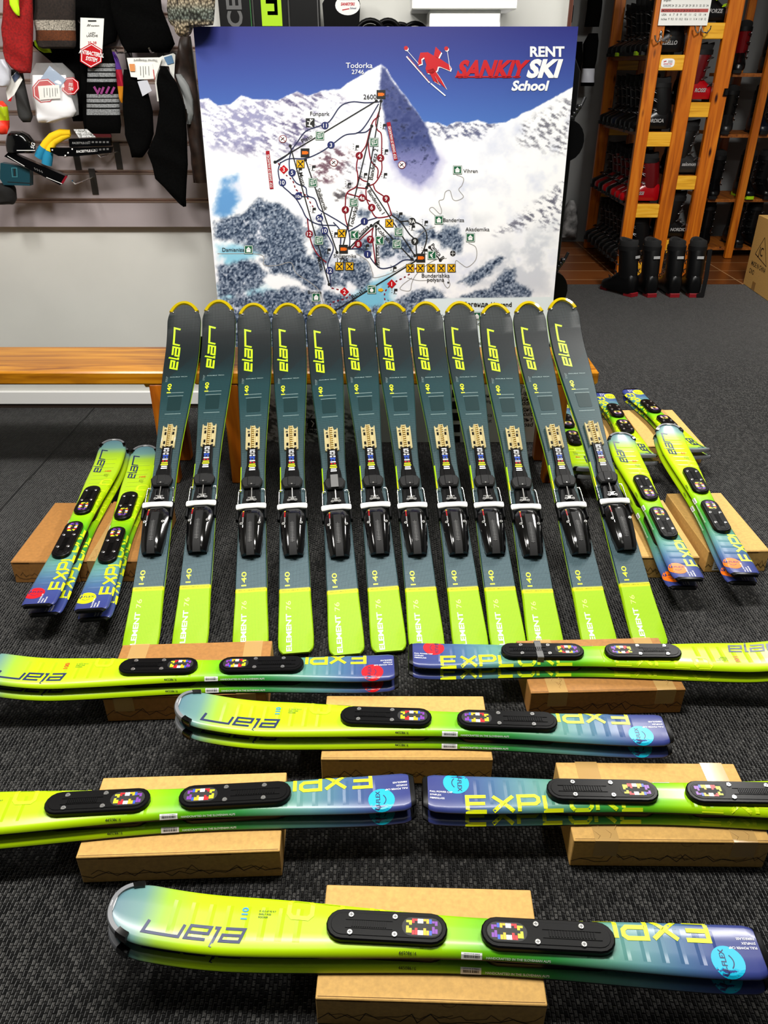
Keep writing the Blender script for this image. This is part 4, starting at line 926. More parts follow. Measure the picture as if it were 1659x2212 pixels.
box_quad((1262, 966), (1396, 966), (1232, 886), .079, 'kraft box with black logo behind the rightmost leaning ski', 11, words=lidlogo)
box_quad((1400, 964), (1522, 963), (1352, 886), .079, 'taped kraft box at the rear under the short skis', 12, tape=(.05,))
# tall shipping carton at the right edge
a, b = atz(1605, 613, 0), atz(1659, 651, 0); d = (b - a).normalized(); hJ = aty(1637, 464, a.y).z
big = empty('tall_carton', (a.x, a.y, 0), math.atan2(d.y, d.x)); tag(big, 'tall cardboard carton printed MADE IN CHINA at the right edge', 'box')
bm = MB(); bm.box(0, .62, 0, .45, .001, hJ, 0, .002); part(bm, 'carton', KRAFT, big)
fr = lambda x, y, _=0: (x, -.0008, y)
bm = MB(); bm.line([(.10, .24), (.34, .20), (.20, .37), (.10, .24)], .006, 0, fr); bm.text('JC', .06, fr, .15, .245, 0, 0, .01); bm.text('MADE IN CHINA', .034, fr, .07, .155, 0, 0, .01, 0, .8); bm.text('C/NO', .034, fr, .06, .10, 0, 0, .01, 0, .8); part(bm, 'carton_lettering', INK, big)
bm = MB(); bm.quad(.17, .23, .002, .06, 0, fr); bm.box(.0, .62, .19, .25, hJ, hJ + .001); part(bm, 'packing_tape', mat('brown_packing_tape', (150, 112, 60), .3), big)

# ------------------------------------------------------------------ benches
def bench(x0, x1, label, chip):
    root = empty('wooden_bench', ((x0 + x1) / 2, 2.79, 0)); tag(root, label, 'bench', 'pine benches along the back wall'); hw = (x1 - x0) / 2
    bm = MB(); bm.box(-hw, hw, -.128, .165, .408, .458, 0, .006); part(bm, 'seat', PINE_X, root, 30)
    for sx in (-1, 1):
        lx = sx * (hw - .13)
        if x0 < -3 and sx < 0: continue
        for y in (-.10, .10): bm = MB(); bm.box(lx - .03, lx + .03, y - .025, y + .025, 0, .409, 0, .004); part(bm, 'leg', PINE_Z, root, 30)
        bm = MB(); bm.prism([(lx - .10, .408), (lx - .075, .36), (lx + .075, .36), (lx + .10, .408)], -.022, .022, 0, 0, lambda a, b, c: (a, c, b)); part(bm, 'bracket', PINE_X, root)
        bm = MB(); bm.box(lx - .02, lx + .02, -.08, .08, .10, .15, 0, .003); part(bm, 'rail', PINE_Z, root)
    return root
xj = atz(428, 780, .458).x; xe = atz(1290, 796, .458).x
bench(-3.2, xj - .003, 'orange pine bench against the white wall at the left', 1)
bench(xj + .003, xe, 'orange pine bench carrying the leaning skis in front of the map', 2)
bm = MB(); bm.loft([[(xj + r * math.cos(t) * 1.0, 2.83 + r * .7 * math.sin(t), .459 + h) for t in np.linspace(0, 2 * math.pi, 14, False)] for r, h in ((.03, 0), (.045, .004), (.05, .03), (.045, .06), (.02, .075))]); o = bm.build('black_lump', BLACKC, None, 60); tag(o, 'small black pouch on the bench between the first two leaning skis', 'lump')  # rounded black lump for a dark spot where the benches meet

# ------------------------------------------------------------------ snowboards, skis and cabinet behind the map
def slab_top(pxa, pxb, y, z1, t=.012):                # tall board standing on the floor with a rounded top
    x0 = aty(pxa, 30, y).x; x1 = aty(pxb, 30, y).x; r = (x1 - x0) / 2; c = (x0 + x1) / 2
    out = [(-r, 0), (r, 0)] + [(r * math.cos(a), z1 - r * .8 + r * .8 * math.sin(a)) for a in np.linspace(0, math.pi, 13)]
    return c, r, out, t
def tall_ski(pxa, pxb, y, z1, name, label, m, extra):
    c, r, out, t = slab_top(pxa, pxb, y, z1); root = empty(name, (c, y, 0)); tag(root, label, 'ski', 'wide skis standing behind the map')
    bm = MB(); bm.prism(out, -t / 2, t / 2, .002, 0, lambda a, b, d: (a, -d, b)); part(bm, 'ski_body', m, root, 30)
    bm = MB(); extra(bm, lambda a, b, _=0: (a, -t / 2 - .0008, b), r); part(bm, 'deck_print', [GREY, LIME, INK, mat('thin_green_print', (40, 110, 50), .4)], root)
CARB = mat('carbon_black_ski', (14, 14, 15), .3)
tall_ski(474, 545, 3.37, 1.86, 'wide_ski', 'wide black ski with grey letters standing behind the map', CARB, lambda bm, fn, r: (bm.text('FORCE', .055, fn, .022, 1.40, math.pi / 2, 0, .03), bm.quad(r - .006, r - .003, .1, 1.7, 3, fn)))
tall_ski(549, 622, 3.375, 1.88, 'wide_ski', 'wide black ski with lime patch standing behind the map', CARB, lambda bm, fn, r: (bm.quad(-r * .55, r * .65, 1.545, 1.80, 1, fn), bm.line([(-.01, 1.70), (-.01, 1.62), (.02, 1.62), (.02, 1.585), (-.012, 1.585)], .012, 2, fn)))
tall_ski(626, 692, 3.38, 1.84, 'wide_ski', 'plain black wide ski standing behind the map, rightmost of three', CARB, lambda bm, fn, r: bm.quad(r - .010, r - .007, .1, 1.7, 0, fn))
yb = 3.35; xs0, xs1 = aty(697, 30, yb).x, aty(776, 30, yb).x
c = (xs0 + xs1) / 2 + .06; root = empty('snowboard', (c, 3.40, 0)); tag(root, 'black snowboard with highback bindings hidden mostly behind the map', 'snowboard')
bm = MB(); bm.prism([(-.13, .02), (-.08, 0), (.08, 0), (.13, .02), (.125, .7), (.13, 1.40), (.08, 1.49), (-.08, 1.49), (-.13, 1.40), (-.125, .7)], -.006, .006, .002, 0, lambda a, b, d: (a, -d, b)); part(bm, 'board', CARB, root, 30)
hb = (xs0 - c, xs1 - c); zt = aty(700, 8, yb).z
bm = MB(); bm.prism([(hb[0] + .012, 1.40), (hb[1] - .012, 1.40), (hb[1], 1.55), (hb[1] + .004, zt), (hb[1] - .01, zt + .045), (hb[0] + .03, zt + .045), (hb[0], zt)], -.055, -.035, .006, 0, lambda a, b, d: (a, d, b)); hbk = part(bm, 'highback', BLACKP, root, 40)
bm = MB(); cx, cz = aty(751, 14, yb).x - c, aty(751, 12, yb).z; fn = lambda a, b, _=0: (a, -.0560, b)
bm.flat([(cx + .045 * math.cos(t), cz + .030 * math.sin(t)) for t in np.linspace(0, 2 * math.pi, 24, False)], 0, fn); f2 = lambda a, b, _=0: (a, -.0566, b)
bm.text('SANKIYSKI', .009, f2, cx, cz, 0, 1, .04, .2, .85, 'C'); bm.text('School', .006, f2, cx + .02, cz - .011, 0, 2, .02, 0, 1, 'C'); bm.line([(cx - .02, cz - .014), (cx + .006, cz - .010)], .003, 1, f2); bm.line([(cx - .028, cz + .018), (cx + .028, cz + .018)], .003, 2, f2)
part(bm, 'oval_sticker', [WHT, REDP, NAVY], hbk)
for px, dy, rr in ((800, 0, .055), (838, .02, .048)):
    bm = MB(); x = aty(px, 50, yb + dy).x - c; z = aty(px, 44, yb + dy).z - rr; 
    bm.tube([(x + rr * math.cos(t), -.06 + dy, z + rr * math.sin(t)) for t in np.linspace(0, 2 * math.pi, 25)], .009, 8); bm.tube([(x + rr * .72 * math.cos(t), -.06 + dy, z + rr * .72 * math.sin(t)) for t in np.linspace(0, 2 * math.pi, 25)], .006, 6); part(bm, 'binding_strap', BLACKP, root, 60)
root = empty('snowboard', (aty(885, 50, 3.38).x, 3.43, 0)); tag(root, 'dark snowboard whose round binding straps show left of the white cabinet', 'snowboard')
bm = MB(); bm.prism([(-.12, .02), (-.08, 0), (.08, 0), (.12, .02), (.115, .7), (.12, 1.36), (.08, 1.44), (-.08, 1.44), (-.12, 1.36), (-.115, .7)], -.006, .006, .002, 0, lambda a, b, d: (a, -d, b)); part(bm, 'board', CARB, root, 30)
for dx, top in ((-.035, 51), (.02, 49)):
    bm = MB(); z = aty(885, top, 3.36).z - .05; bm.tube([(dx + .05 * math.cos(t), -.04, z + .05 * math.sin(t)) for t in np.linspace(0, 2 * math.pi, 25)], .008, 8); part(bm, 'binding_strap', BLACKP, root, 60)
# second snowboard, whose black bindings stick out right of the map
root = empty('snowboard', (.60, 3.30, 0)); tag(root, 'black snowboard whose two bindings show past the right edge of the map', 'snowboard')
bm = MB(); bm.prism([(-.13, .02), (-.08, 0), (.08, 0), (.13, .02), (.13, 1.40), (.08, 1.49), (-.08, 1.49), (-.13, 1.40)], -.006, .006, .002, 0, lambda a, b, d: (a, -d, b)); part(bm, 'board', CARB, root, 30)
for (pxo, pyt, pyb) in ((1256, 258, 346), (1221, 583, 660)):
    yy = 3.24; xo = aty(pxo, (pyt + pyb) / 2, yy).x - .60; z0, z1 = aty(pxo, pyb, yy).z, aty(pxo, pyt, yy).z; zm = (z0 + z1) / 2; hz = (z1 - z0) / 2
    bm = MB(); out = [(-.02, zm - hz), (xo * .6, zm - hz)] + [(xo - .06 + .06 * math.cos(a), zm + hz * math.sin(a)) for a in np.linspace(-math.pi / 2, math.pi / 2, 11)] + [(-.02, zm + hz)]
    bm.prism(out, -.105, -.008, .012, 0, lambda a, b, d: (a, d, b)); bd = part(bm, 'binding', BLACKP, root, 40)
    bm = MB()
    for k in range(4): bm.box(xo - .06 + .008 * k, xo - .045 + .008 * k, -.10, -.07, z1 + .012 * k, z1 + .012 * k + .016, 0, .003)
    bm.tube([(xo - .05, -.085, z1), (xo - .02, -.085, z1 + .05), (xo - .01, -.085, z1 + .075)], .006, 6); part(bm, 'ratchet_buckle', mat('dark_metal', (60, 60, 62), .3, .8), bd, 50)
root = empty('wall_cabinet', (0, 3.36, 0)); tag(root, 'white wall cabinet above the map at the top', 'cabinet')
MATW = mat('bright_white_laminate', (250, 250, 250), .4)
p0, p1 = aty(890, 20, 3.2), aty(1116, 20, 3.2); bm = MB(); bm.box(p0.x, p1.x, -.16, .09, p0.z, p0.z + .5, 0, .003); part(bm, 'upper_case', MATW, root)
p0, p1 = aty(928, 40, 3.22), aty(1081, 40, 3.22); bm = MB(); bm.box(p0.x, p1.x, -.14, .09, 1.40, aty(1000, 20, 3.2).z, 0, .003); part(bm, 'lower_case', MATW, root)
# ------------------------------------------------------------------ ski boots and racks
BM = {'black': (mat('black_boot_shell', (6, 6, 7), .3, Specular_IOR_Level=.35), mat('charcoal_boot_cuff', (9, 9, 10), .4, Specular_IOR_Level=.3)), 'red': (mat('red_boot_shell', (150, 4, 14), .25), mat('dark_red_boot_cuff', (84, 4, 10), .3)),
      'grey': (mat('grey_boot_shell', (30, 30, 30), .35), mat('black_boot_cuff', (8, 8, 8), .4)), 'redcuff': (mat('black_boot_shell_b', (7, 7, 8), .3), mat('red_boot_cuff', (110, 4, 12), .3)),
      'navy': (mat('navy_boot_shell', (12, 18, 32), .35), mat('navy_boot_cuff', (10, 14, 24), .35))}
LINER = mat('black_boot_liner', (9, 9, 10), .9); RSOLE = mat('red_boot_sole', (120, 8, 20), .5); LIMEB = mat('lime_buckle', (170, 215, 10), .4)
def boot(kind, sole=BLACKM, buckle=None, word=None, label=None):
    buckle = buckle or mat('dark_steel_buckle', (120, 120, 122), .3, 1)
    sh, cu = BM[kind]; root = empty('ski_boot')
    def ring(x, hw, h, z0=.018): return [(x, hw * s_, z0 + (h - z0) * c_) for s_, c_ in ((-.8, 0), (-1, .25), (-1, .6), (-.75, .88), (-.3, 1), (.3, 1), (.75, .88), (1, .6), (1, .25), (.8, 0))]
    bm = MB(); bm.loft([ring(x, w_, h) for x, w_, h in ((-.125, .025, .10), (-.118, .038, .13), (-.09, .046, .165), (-.04, .048, .175), (0, .047, .165), (.04, .048, .13), (.08, .051, .10), (.12, .050, .082), (.15, .040, .07), (.165, .022, .06))]); part(bm, 'shell', sh, root, 50)
    bm = MB(); bm.loft([[(cx + rx * math.cos(t), ry * math.sin(t), z) for t in np.linspace(0, 2 * math.pi, 16, False)] for cx, rx, ry, z in ((-.045, .072, .050, .11), (-.040, .076, .054, .16), (-.030, .074, .055, .22), (-.018, .076, .056, .28), (-.012, .074, .054, .31))]); part(bm, 'cuff', cu, root, 50)
    bm = MB(); bm.loft([[(cx + rx * math.cos(t), ry * math.sin(t), z + (.014 * math.cos(t) ** 2)) for t in np.linspace(0, 2 * math.pi, 16, False)] for cx, rx, ry, z in ((-.012, .070, .050, .30), (-.008, .074, .053, .335), (-.006, .070, .050, .345), (-.006, .055, .036, .34), (-.01, .05, .034, .26))], cap=True); part(bm, 'liner', LINER, root, 60)
    bm = MB(); bm.prism([(.105, -.034), (.165, -.030), (.172, 0), (.165, .030), (.105, .034)], 0, .024, .003); bm.prism([(-.132, -.032), (-.06, -.036), (-.06, .036), (-.132, .032)], 0, .026, .003); part(bm, 'sole', sole, root, 30)
    for x, z, y, tlt in ((.085, .105, .05, .5), (.035, .145, .052, .6), (.042, .205, .05, 1), (.055, .262, .048, 1)):
        for sg in (-1, 1):
            bm = MB(); bm.tube([(x - .035, sg * (y + .004), z - .014 * tlt), (x - .012, sg * (y + .003), z), (x + .010, sg * .034, z + .006)], .004, 6); bm.tube([(x - .03, sg * (y + .008), z + .004), (x - .006, sg * (y + .004), z + .010)], .003, 6); part(bm, 'buckle', buckle, root, 60)
    bm = MB(); bm.loft([[(-.012 + .078 * math.cos(t) * k, .059 * math.sin(t) * k, z) for t in np.linspace(0, 2 * math.pi, 16, False)] for z, k in ((.285, 1), (.315, 1.0))]); part(bm, 'power_strap', BLACKM, root, 50)
    bm = MB(); bm.quad(-.022, .022, .245, .262, 0, lambda a, b, _=0: (-.108 + (b - .245) * .16, a, b)); part(bm, 'heel_label', LGREY, root)
    if word:
        for sg in (-1, 1):
            bm = MB(); bm.text(word, .024, lambda a, b, _=0: (a * sg, -sg * .0515, b), -.03 if sg > 0 else -.075, .062, 0, 0, .03, .15, .9); part(bm, 'shell_lettering', LGREY, root)
    return root
protos = {'black': boot('black'), 'black_lime': boot('black', LIMEB), 'red': boot('red', word='ROSSI'), 'grey': boot('grey', word='salomon'), 'dal': boot('black', word='DALBELLO'), 'nord': boot('black', word='NORDICA'),
          'lime': boot('black', buckle=LIMEB, word='FORZE'), 'floor': boot('black', RSOLE), 'redcuff': boot('redcuff'), 'navy': boot('navy')}
_used = set()
def put_boot(kind, loc, rz, label, group):
    p = protos[kind]; o = dup(p) if kind in _used else p; _used.add(kind)
    rr = random.Random(len(_used) * 31 + int(abs(loc[1]) * 997) + int(abs(loc[2]) * 89)); o.location = loc; o.rotation_euler = (0, 0, rz + rr.uniform(-.025, .025) * (loc[2] > .02)); o.scale = (1, 1 if loc[2] > .02 else 1.06, rr.uniform(.94, 1.03) if loc[2] > .02 else 1.06); tag(o, label, 'ski boot', group); return o
def tz(py, y): return aty(829, py, y).z
RY0, RY1 = 6.10, 7.18
px_l, px_m, px_r = (aty(1380, 257, RY0).x, aty(1406, 257, RY0).x), (aty(1457, 257, RY0).x, aty(1487, 257, RY0).x), (aty(1541, 194, RY0).x, aty(1573, 194, RY0).x)
rack = empty('boot_rack', ((px_l[0] + px_r[1]) / 2, RY0, 0)); tag(rack, 'tall orange pine rack with shelves of ski boots on the right', 'rack'); rx0 = rack.location.x
F0 = .006
for a, b in (px_l, px_m, px_r):
    for y in (0, RY1 - RY0): bm = MB(); bm.box(a - rx0, b - rx0, y, y + .045, F0, 2.1, 0, .004); part(bm, 'post', PINE_Z, rack, 30)
lz = [tz(p, RY0) for p in (135, 301, 456, 598)]; rz_ = [tz(p, RY0) for p in (66, 237, 395, 533)]
def shelf(a, b, z, over=0, over2=0):
    for y in (0, RY1 - RY0): bm = MB(); bm.box(a - rx0, b - rx0, y + .004, y + .040, z - .048, z + .045, 0, .003); part(bm, 'rung', PINE_R, rack, 30)
    bm = MB(); bm.box(a - rx0 - over, b - rx0 + over2, .046, RY1 - RY0 - .001, z + .018, z + .044); part(bm, 'shelf', PINE_Y, rack)
for z in lz: shelf(px_l[1] - .0005, px_m[0] + .0005, z, .06) if z > .1 else shelf(px_l[1], px_m[0], .056, .06)
for z in rz_: shelf(px_m[1], px_r[0], z, 0, .06)
nth = ['nearest', 'second', 'third', 'fourth', 'fifth', 'sixth', 'seventh', 'rearmost']
kinds = [['black', 'black_lime', 'black', 'black', 'grey', 'black_lime', 'black', 'black'], ['nord', 'black', 'black', 'black', 'navy', 'black', 'black', 'black'], ['red', 'red', 'red', 'redcuff', 'red', 'redcuff', 'red', 'black'], ['black'] * 8]
xl = (px_l[1] + px_m[0]) / 2 - .03
for lv, z in enumerate(lz):
    z = z + .0445 if z > .1 else .056 + .0445
    for i in range(8):
        kd = kinds[lv][i]; nm = {'black': 'black', 'black_lime': 'lime soled black', 'grey': 'grey and black', 'nord': 'lettered black', 'navy': 'navy', 'red': 'red', 'redcuff': 'black and red'}[kd]
        put_boot('dal' if (lv == 0 and i == 0) else kd, (xl, RY0 + .115 + i * .128, z), math.pi, '%s ski boot, %s on the %s left shelf of the orange rack' % ('lettered black' if lv == 0 and i == 0 else nm, nth[i], ('top', 'second', 'third', 'bottom')[lv]), 'boots on the left side of the orange rack')
xr = (px_m[1] + px_r[0]) / 2 - .005
for lv, z in enumerate(rz_):
    for i in range(2):
        kd = (('lime', 'black'), ('red', 'redcuff'), ('grey', 'black'), ('nord', 'navy'))[lv][i]
        put_boot(kd, (xr, RY0 + .115 + i * .128, z + .0445), 0, '%s ski boot, %s on the %s right shelf of the orange rack' % ({'lime': 'lime buckled black', 'black': 'black', 'red': 'red', 'redcuff': 'black and red', 'grey': 'grey lettered', 'nord': 'lettered black', 'navy': 'navy'}[kd], ('nearest', 'second')[i], ('top', 'second', 'third', 'bottom')[lv]), 'boots on the right side of the orange rack')
# hooks, sticker and size chart on the rack
def coat_hook(px, py, nm):
    p = aty(px, py, RY0); o = empty('coat_hook', (p.x, RY0, p.z)); tag(o, nm, 'hook', 'double coat hooks on the rack posts')
    bm = MB(); bm.loft([[(.012 * math.cos(t) * k, -y, .035 + .028 * math.sin(t) * k) for t in np.linspace(0, 2 * math.pi, 12, False)] for y, k in ((0, 1), (.006, .9), (.008, .5))]); part(bm, 'plate', CHROME, o, 60)
    for s_ in (-1, 1):
        bm = MB(); bm.tube([(s_ * .004, -.006, .03), (s_ * .01, -.03, -.005), (s_ * .035, -.05, -.01), (s_ * .05, -.055, .012), (s_ * .052, -.055, .03)], [.006, .006, .005, .005, .007], 8); part(bm, 'prong', CHROME, o, 60)
coat_hook(1425, 88, 'chrome double hook on the left front post of the rack'); coat_hook(1511, 68, 'chrome double hook on the middle front post of the rack')
p = aty(1443, 136, RY0); st = empty('oval_sticker', (p.x, RY0 + .003, p.z)); tag(st, 'small white oval sticker on the top left rung of the rack', 'sticker')
bm = MB(); bm.flat([(.046 * math.copysign(abs(math.cos(t)) ** .6, math.cos(t)), .027 * math.copysign(abs(math.sin(t)) ** .6, math.sin(t))) for t in np.linspace(0, 2 * math.pi, 24, False)], 0, lambda a, b, _=0: (a, -.0008, b)); fn = lambda a, b, _=0: (a, -.0014, b)
bm.text('SANKIYSKI', .009, fn, 0, -.010, 0, 1, .03, .2, 1, 'C'); bm.line([(-.03, .006), (-.012, .012)], .006, 1, fn); bm.line([(0, .012), (.03, .012)], .003, 2, fn); bm.line([(0, .005), (.03, .005)], .003, 2, fn); bm.line([(-.025, -.018), (.025, -.018)], .003, 2, fn); part(bm, 'sticker_face', [WHT, REDP, GREY], st)
q0 = [aty(*p, RY0 - .012) for p in ((1421, 55), (1527, 57), (1535, -70), (1428, -70))]
ch = empty('size_chart_sheet', (q0[0].x, RY0 - .012, q0[0].z)); tag(ch, 'white paper boot size chart pinned across two rack posts', 'chart'); b0 = q0[0]
W_, H_ = (q0[1] - q0[0]).length, q0[3].z - q0[0].z; sk = (q0[3].x - q0[0].x) / H_ * 0
bm = MB(); bm.box(0, W_, -.001, .001, 0, H_); part(bm, 'sheet', PAPER, ch)
fn = lambda a, b, _=0: (a, -.0018, b); bm = MB()
for r, (y, st_) in enumerate(((.030, 'inches  9  9.5  10  10.2  10.6  11  11.4  11.8  12'), (.055, 'USA    6   7   8   9   10   11   12   13   14'), (.105, 'EUROPE 24  25  26  27  28  29  30  31  32  33  34'), (.135, 'English'), (.160, 'inches  7  7.5  8  8.5  9  9.5  10  10.2'), (.185, 'USA  2  3  4  5  6  7  8  9  10'))): bm.text(st_, .013, fn, .015, y, 0, 0, .01, 0, min(1, (W_ - .03) / (.013 * glyphs(st_, .01)[2])))
bm.quad(.006, W_ - .01, .074, .094, 1, lambda a, b, _=0: (a, -.0013, b)); bm.quad(.006, W_ - .01, .205, .225, 1, lambda a, b, _=0: (a, -.0013, b)); bm.text('MONDO 24 25 26 27 28 29 30 31 32 33', .012, fn, .015, .078, 0, 0, .01, 0, .9)
part(bm, 'chart_lettering', [INK, mat('dull_red_print', (176, 70, 66), .6)], ch)
p = aty(1566, 200, RY0); o = empty('bottle_opener', (p.x, RY0 + .002, p.z)); tag(o, 'small black metal opener screwed to the right rack post', 'opener'); bm = MB(); bm.prism([(-.014, -.02), (.016, -.022), (.018, .026), (-.010, .026)], 0, .02, .006, 0, lambda a, b, c: (a, -c, b)); part(bm, 'opener_body', GLOSSB, o, 40)
# boots standing on the carpet before the rack
for i, (px, rz, nm) in enumerate(((1350, 2.15, 'leftmost of the four on the carpet'), (1402, 1.72, 'second from the left of the four on the carpet'), (1455, 1.62, 'third from the left of the four on the carpet'), (1500, 1.54, 'rightmost of the four on the carpet'))):
    p = atz(px, 643, 0); put_boot('floor', (p.x, p.y + .13, .001), rz, 'red soled boot, ' + nm, 'black boots standing on the carpet')
p = atz(1515, 645, 0); bm = MB(); bm.line([(p.x, .33), (p.x + .012, .15), (p.x + .010, .02), (p.x - .03, .012)], .03, 0, lambda a, b, _=0: (a, p.y + .02, b)); bm.line([(p.x, .33), (p.x + .012, .15), (p.x + .010, .02), (p.x - .03, .012)], .03, 0, lambda a, b, _=0: (a, p.y + .024, b)); o = bm.build('hanging_strap', BLACKM); tag(o, 'loose black strap hanging beside the rightmost boot on the carpet', 'strap')
# second rack against the far wall at the right edge
r2 = empty('boot_rack', (2.80, 6.75, 0)); tag(r2, 'dark wooden boot rack cut by the right edge of the photo', 'rack')
for x in (.10, 1.0):
    for y in (0, .55): bm = MB(); bm.box(x, x + .06, y, y + .045, F0, 2.1, 0, .004); part(bm, 'post', PINE_Z, r2, 30)
zs2 = [tz(p, 6.95) for p in (158, 287, 424)] + [.09]
for z in zs2: bm = MB(); bm.box(-.12, 1.06, .046, .54, z - .024, z); part(bm, 'shelf', PINE_Y, r2)
kk = [('redcuff', 'black', 'red'), ('grey', 'navy', 'black'), ('black', 'black_lime', 'black'), ('black', 'black', 'black')]
for lv, z in enumerate(zs2):
    for i, x in enumerate((-.045, .205, .35)):
        kd = kk[lv][i]; put_boot(kd, (2.80 + x, 6.93, z + .0005), -1.9 if i == 0 else -1.55, '%s ski boot, %s on the %s shelf of the right edge rack' % ({'redcuff': 'red cuffed', 'black': 'black', 'red': 'red', 'grey': 'grey', 'navy': 'navy', 'black_lime': 'lime soled'}[kd], ('leftmost', 'second', 'third')[i], ('top', 'second', 'third', 'bottom')[lv]), 'boots on the rack at the right edge')
for k, pr in protos.items():
    if k not in _used:
        for ch_ in list(pr.children): bpy.data.objects.remove(ch_)
        bpy.data.objects.remove(pr)

# ------------------------------------------------------------------ soft goods: bodies lofted from rows of photo widths
def cloth(name, label, cat, rows, y, thick, m, group=None, parent=None, seg=18, wr=.004, seed=1, sub=3):
    rr = random.Random(seed); R = []
    for (a, b) in zip(rows, rows[1:]):
        for i in range(sub):
            t = i / sub; R.append([a[j] + (b[j] - a[j]) * t for j in range(3)] + [a[3] if len(a) > 3 else 0])
    R.append(list(rows[-1][:3]) + [0]); rings = []; bm = MB(); ph = [rr.uniform(0, 6) for _ in range(4)]
    for i, (py, xl_, xr_, mi) in enumerate(R):
        A, B = aty(xl_, py, y), aty(xr_, py, y); c = (A + B) / 2; hw = (B - A).length / 2; k = min(1, .35 + min(i, len(R) - 1 - i) * .4)
        ring = []
        for s_ in range(seg):
            t = 2 * math.pi * s_ / seg; w_ = wr * (math.sin(c.z * 60 + ph[0] + 3 * math.cos(t)) + .6 * math.sin(t * 4 + c.z * 90 + ph[1]))
            ca, sa = math.cos(t), math.sin(t); ring.append((c.x + hw * math.copysign(abs(ca) ** .7, ca), y + math.copysign(abs(sa) ** .8, sa) * thick / 2 * k + w_ * (sa < 0), c.z))
        rings.append(ring)
    n = seg; bm.v = [p for r in rings for p in r]
    for i in range(len(rings) - 1):
        for k in range(n): j = (k + 1) % n; bm.f.append([i * n + k, i * n + j, i * n + n + j, i * n + n + k]); bm.m.append(int(R[i][3]))
    bm.f.append(list(range(n))); bm.m.append(0); bm.f.append([(len(rings) - 1) * n + k for k in range(n)]); bm.m.append(0)
    o = bm.build(name, m, parent, 60)
    if label and cat: tag(o, label, cat, group)
    return o
def card(name, quad, y, m, parent, t=.0012, slope=0):
    P = [aty(px, py, y) for px, py in quad]; bm = MB(); n = len(P)
    bm.add([(p.x, p.y - t, p.z) for p in P] + [(p.x, p.y, p.z) for p in P], [list(range(n)), list(range(n, 2 * n))[::-1]] + [[i, (i + 1) % n, n + (i + 1) % n, n + i] for i in range(n)])
    return part(bm, name, m, parent)
def wl(y, off=.0006): return lambda px, py, _=0: tuple(aty(px, py, y - off))
def hook(px, py, label, ln=.16, lft=.0):
    p = aty(px, py, SY); o = empty('display_hook', (p.x, SY, p.z)); tag(o, label, 'hook', 'slatwall hooks')
    bm = MB(); bm.box(-.013, .013, -.004, -.0005, -.085, .012, 0, .001); bm.box(-.012, .012, -.006, .006, .006, .014); part(bm, 'back_plate', mat('dull_steel', (120, 116, 112), .35, 1), o)
    bm = MB(); bm.tube([(0, -.003, -.02), (-lft * .5, -ln * .5, -.022), (-lft, -ln, -.024), (-lft - .003, -ln - .012, -.012)], .0032, 8); part(bm, 'arm', CHROME, o, 60)
hook(199, 372, 'bare steel hook on the slatwall, lowest', .16, .02); hook(162, 318, 'steel hook under the black packets, left', .13); hook(252, 316, 'steel hook under the black packets, right', .16, .02)
hook(196, 40, 'steel hook holding the sock card', .12); hook(48, 100, 'steel hook holding the white shirt bag', .16); hook(275, 100, 'steel hook holding the left face mask card', .14); hook(345, 98, 'steel hook holding the right face mask card', .14)
REDK = mat('red_knit', (136, 4, 4), .9, noise=.2, scale=150); NEON = mat('neon_lime_cloth', (190, 235, 0), .8); DKB = mat('dark_brown_knit', (34, 26, 22), .95, noise=.3, scale=150); GRYK = mat('grey_flecked_knit', (128, 122, 112), .95, noise=.5, scale=260)
BRNK = mat('brown_knit', (84, 42, 14), .95, noise=.2, scale=200); GREYS = mat('heather_grey_knit', (120, 122, 124), .95, noise=.3, scale=300); WHTC = mat('white_cotton', (236, 236, 240), .85); SATIN = mat('white_satin', (200, 202, 212), .35)
cloth('black_cloth', 'black cloth added as dark fill behind the goods on the slatwall, left half', 'garment', [(-25, 60, 270), (40, 66, 262), (90, 150, 250), (112, 150, 200)], 3.395, .03, BLACKC, 'black garments on the slatwall', seed=2)  # added dark fill, stands for black goods and shaded slatwall behind
cloth('black_cloth', 'black garment hanging at the top between sock card and knit hat', 'garment', [(-25, 236, 345), (20, 240, 350), (60, 250, 366), (95, 262, 378), (114, 275, 366)], 3.34, .06, BLACKC, 'black garments on the slatwall', seed=3)
cloth('black_cloth', 'black cloth added as dark fill behind the white shirt bag', 'garment', [(90, 60, 180), (150, 130, 180), (230, 150, 185), (262, 158, 182)], 3.36, .02, BLACKC, 'black garments on the slatwall', seed=4)  # black cloth put in for the dark shade and black goods behind
o = cloth('red_gaiter', 'red ribbed knit gaiter hanging at the top left corner', 'gaiter', [(-25, 9, 70), (60, 5, 71), (110, 7, 70), (131, 14, 69), (146, 26, 67), (158, 44, 66)], 3.25, .05, REDK, seed=5)
cloth('lime_glove', 'neon lime cloth tip lying over the red gaiter', 'glove', [(-20, 18, 41), (10, 22, 41), (24, 29, 42), (34, 37, 42)], 3.215, .014, NEON, seed=6)
cloth('striped_beanie', 'dark knit beanie with grey and brown stripes', 'hat', [(-25, 76, 163, 0), (44, 75, 162, 1), (66, 77, 163, 2), (88, 78, 164, 0), (100, 84, 163, 0), (105, 92, 160, 0)], 3.29, .06, [DKB, GRYK, BRNK], seed=7)
cloth('lime_strap', 'neon lime strap hanging below the striped beanie', 'strap', [(87, 73, 86), (98, 75, 101), (108, 84, 110), (114, 95, 112)], 3.33, .012, NEON, seed=8)
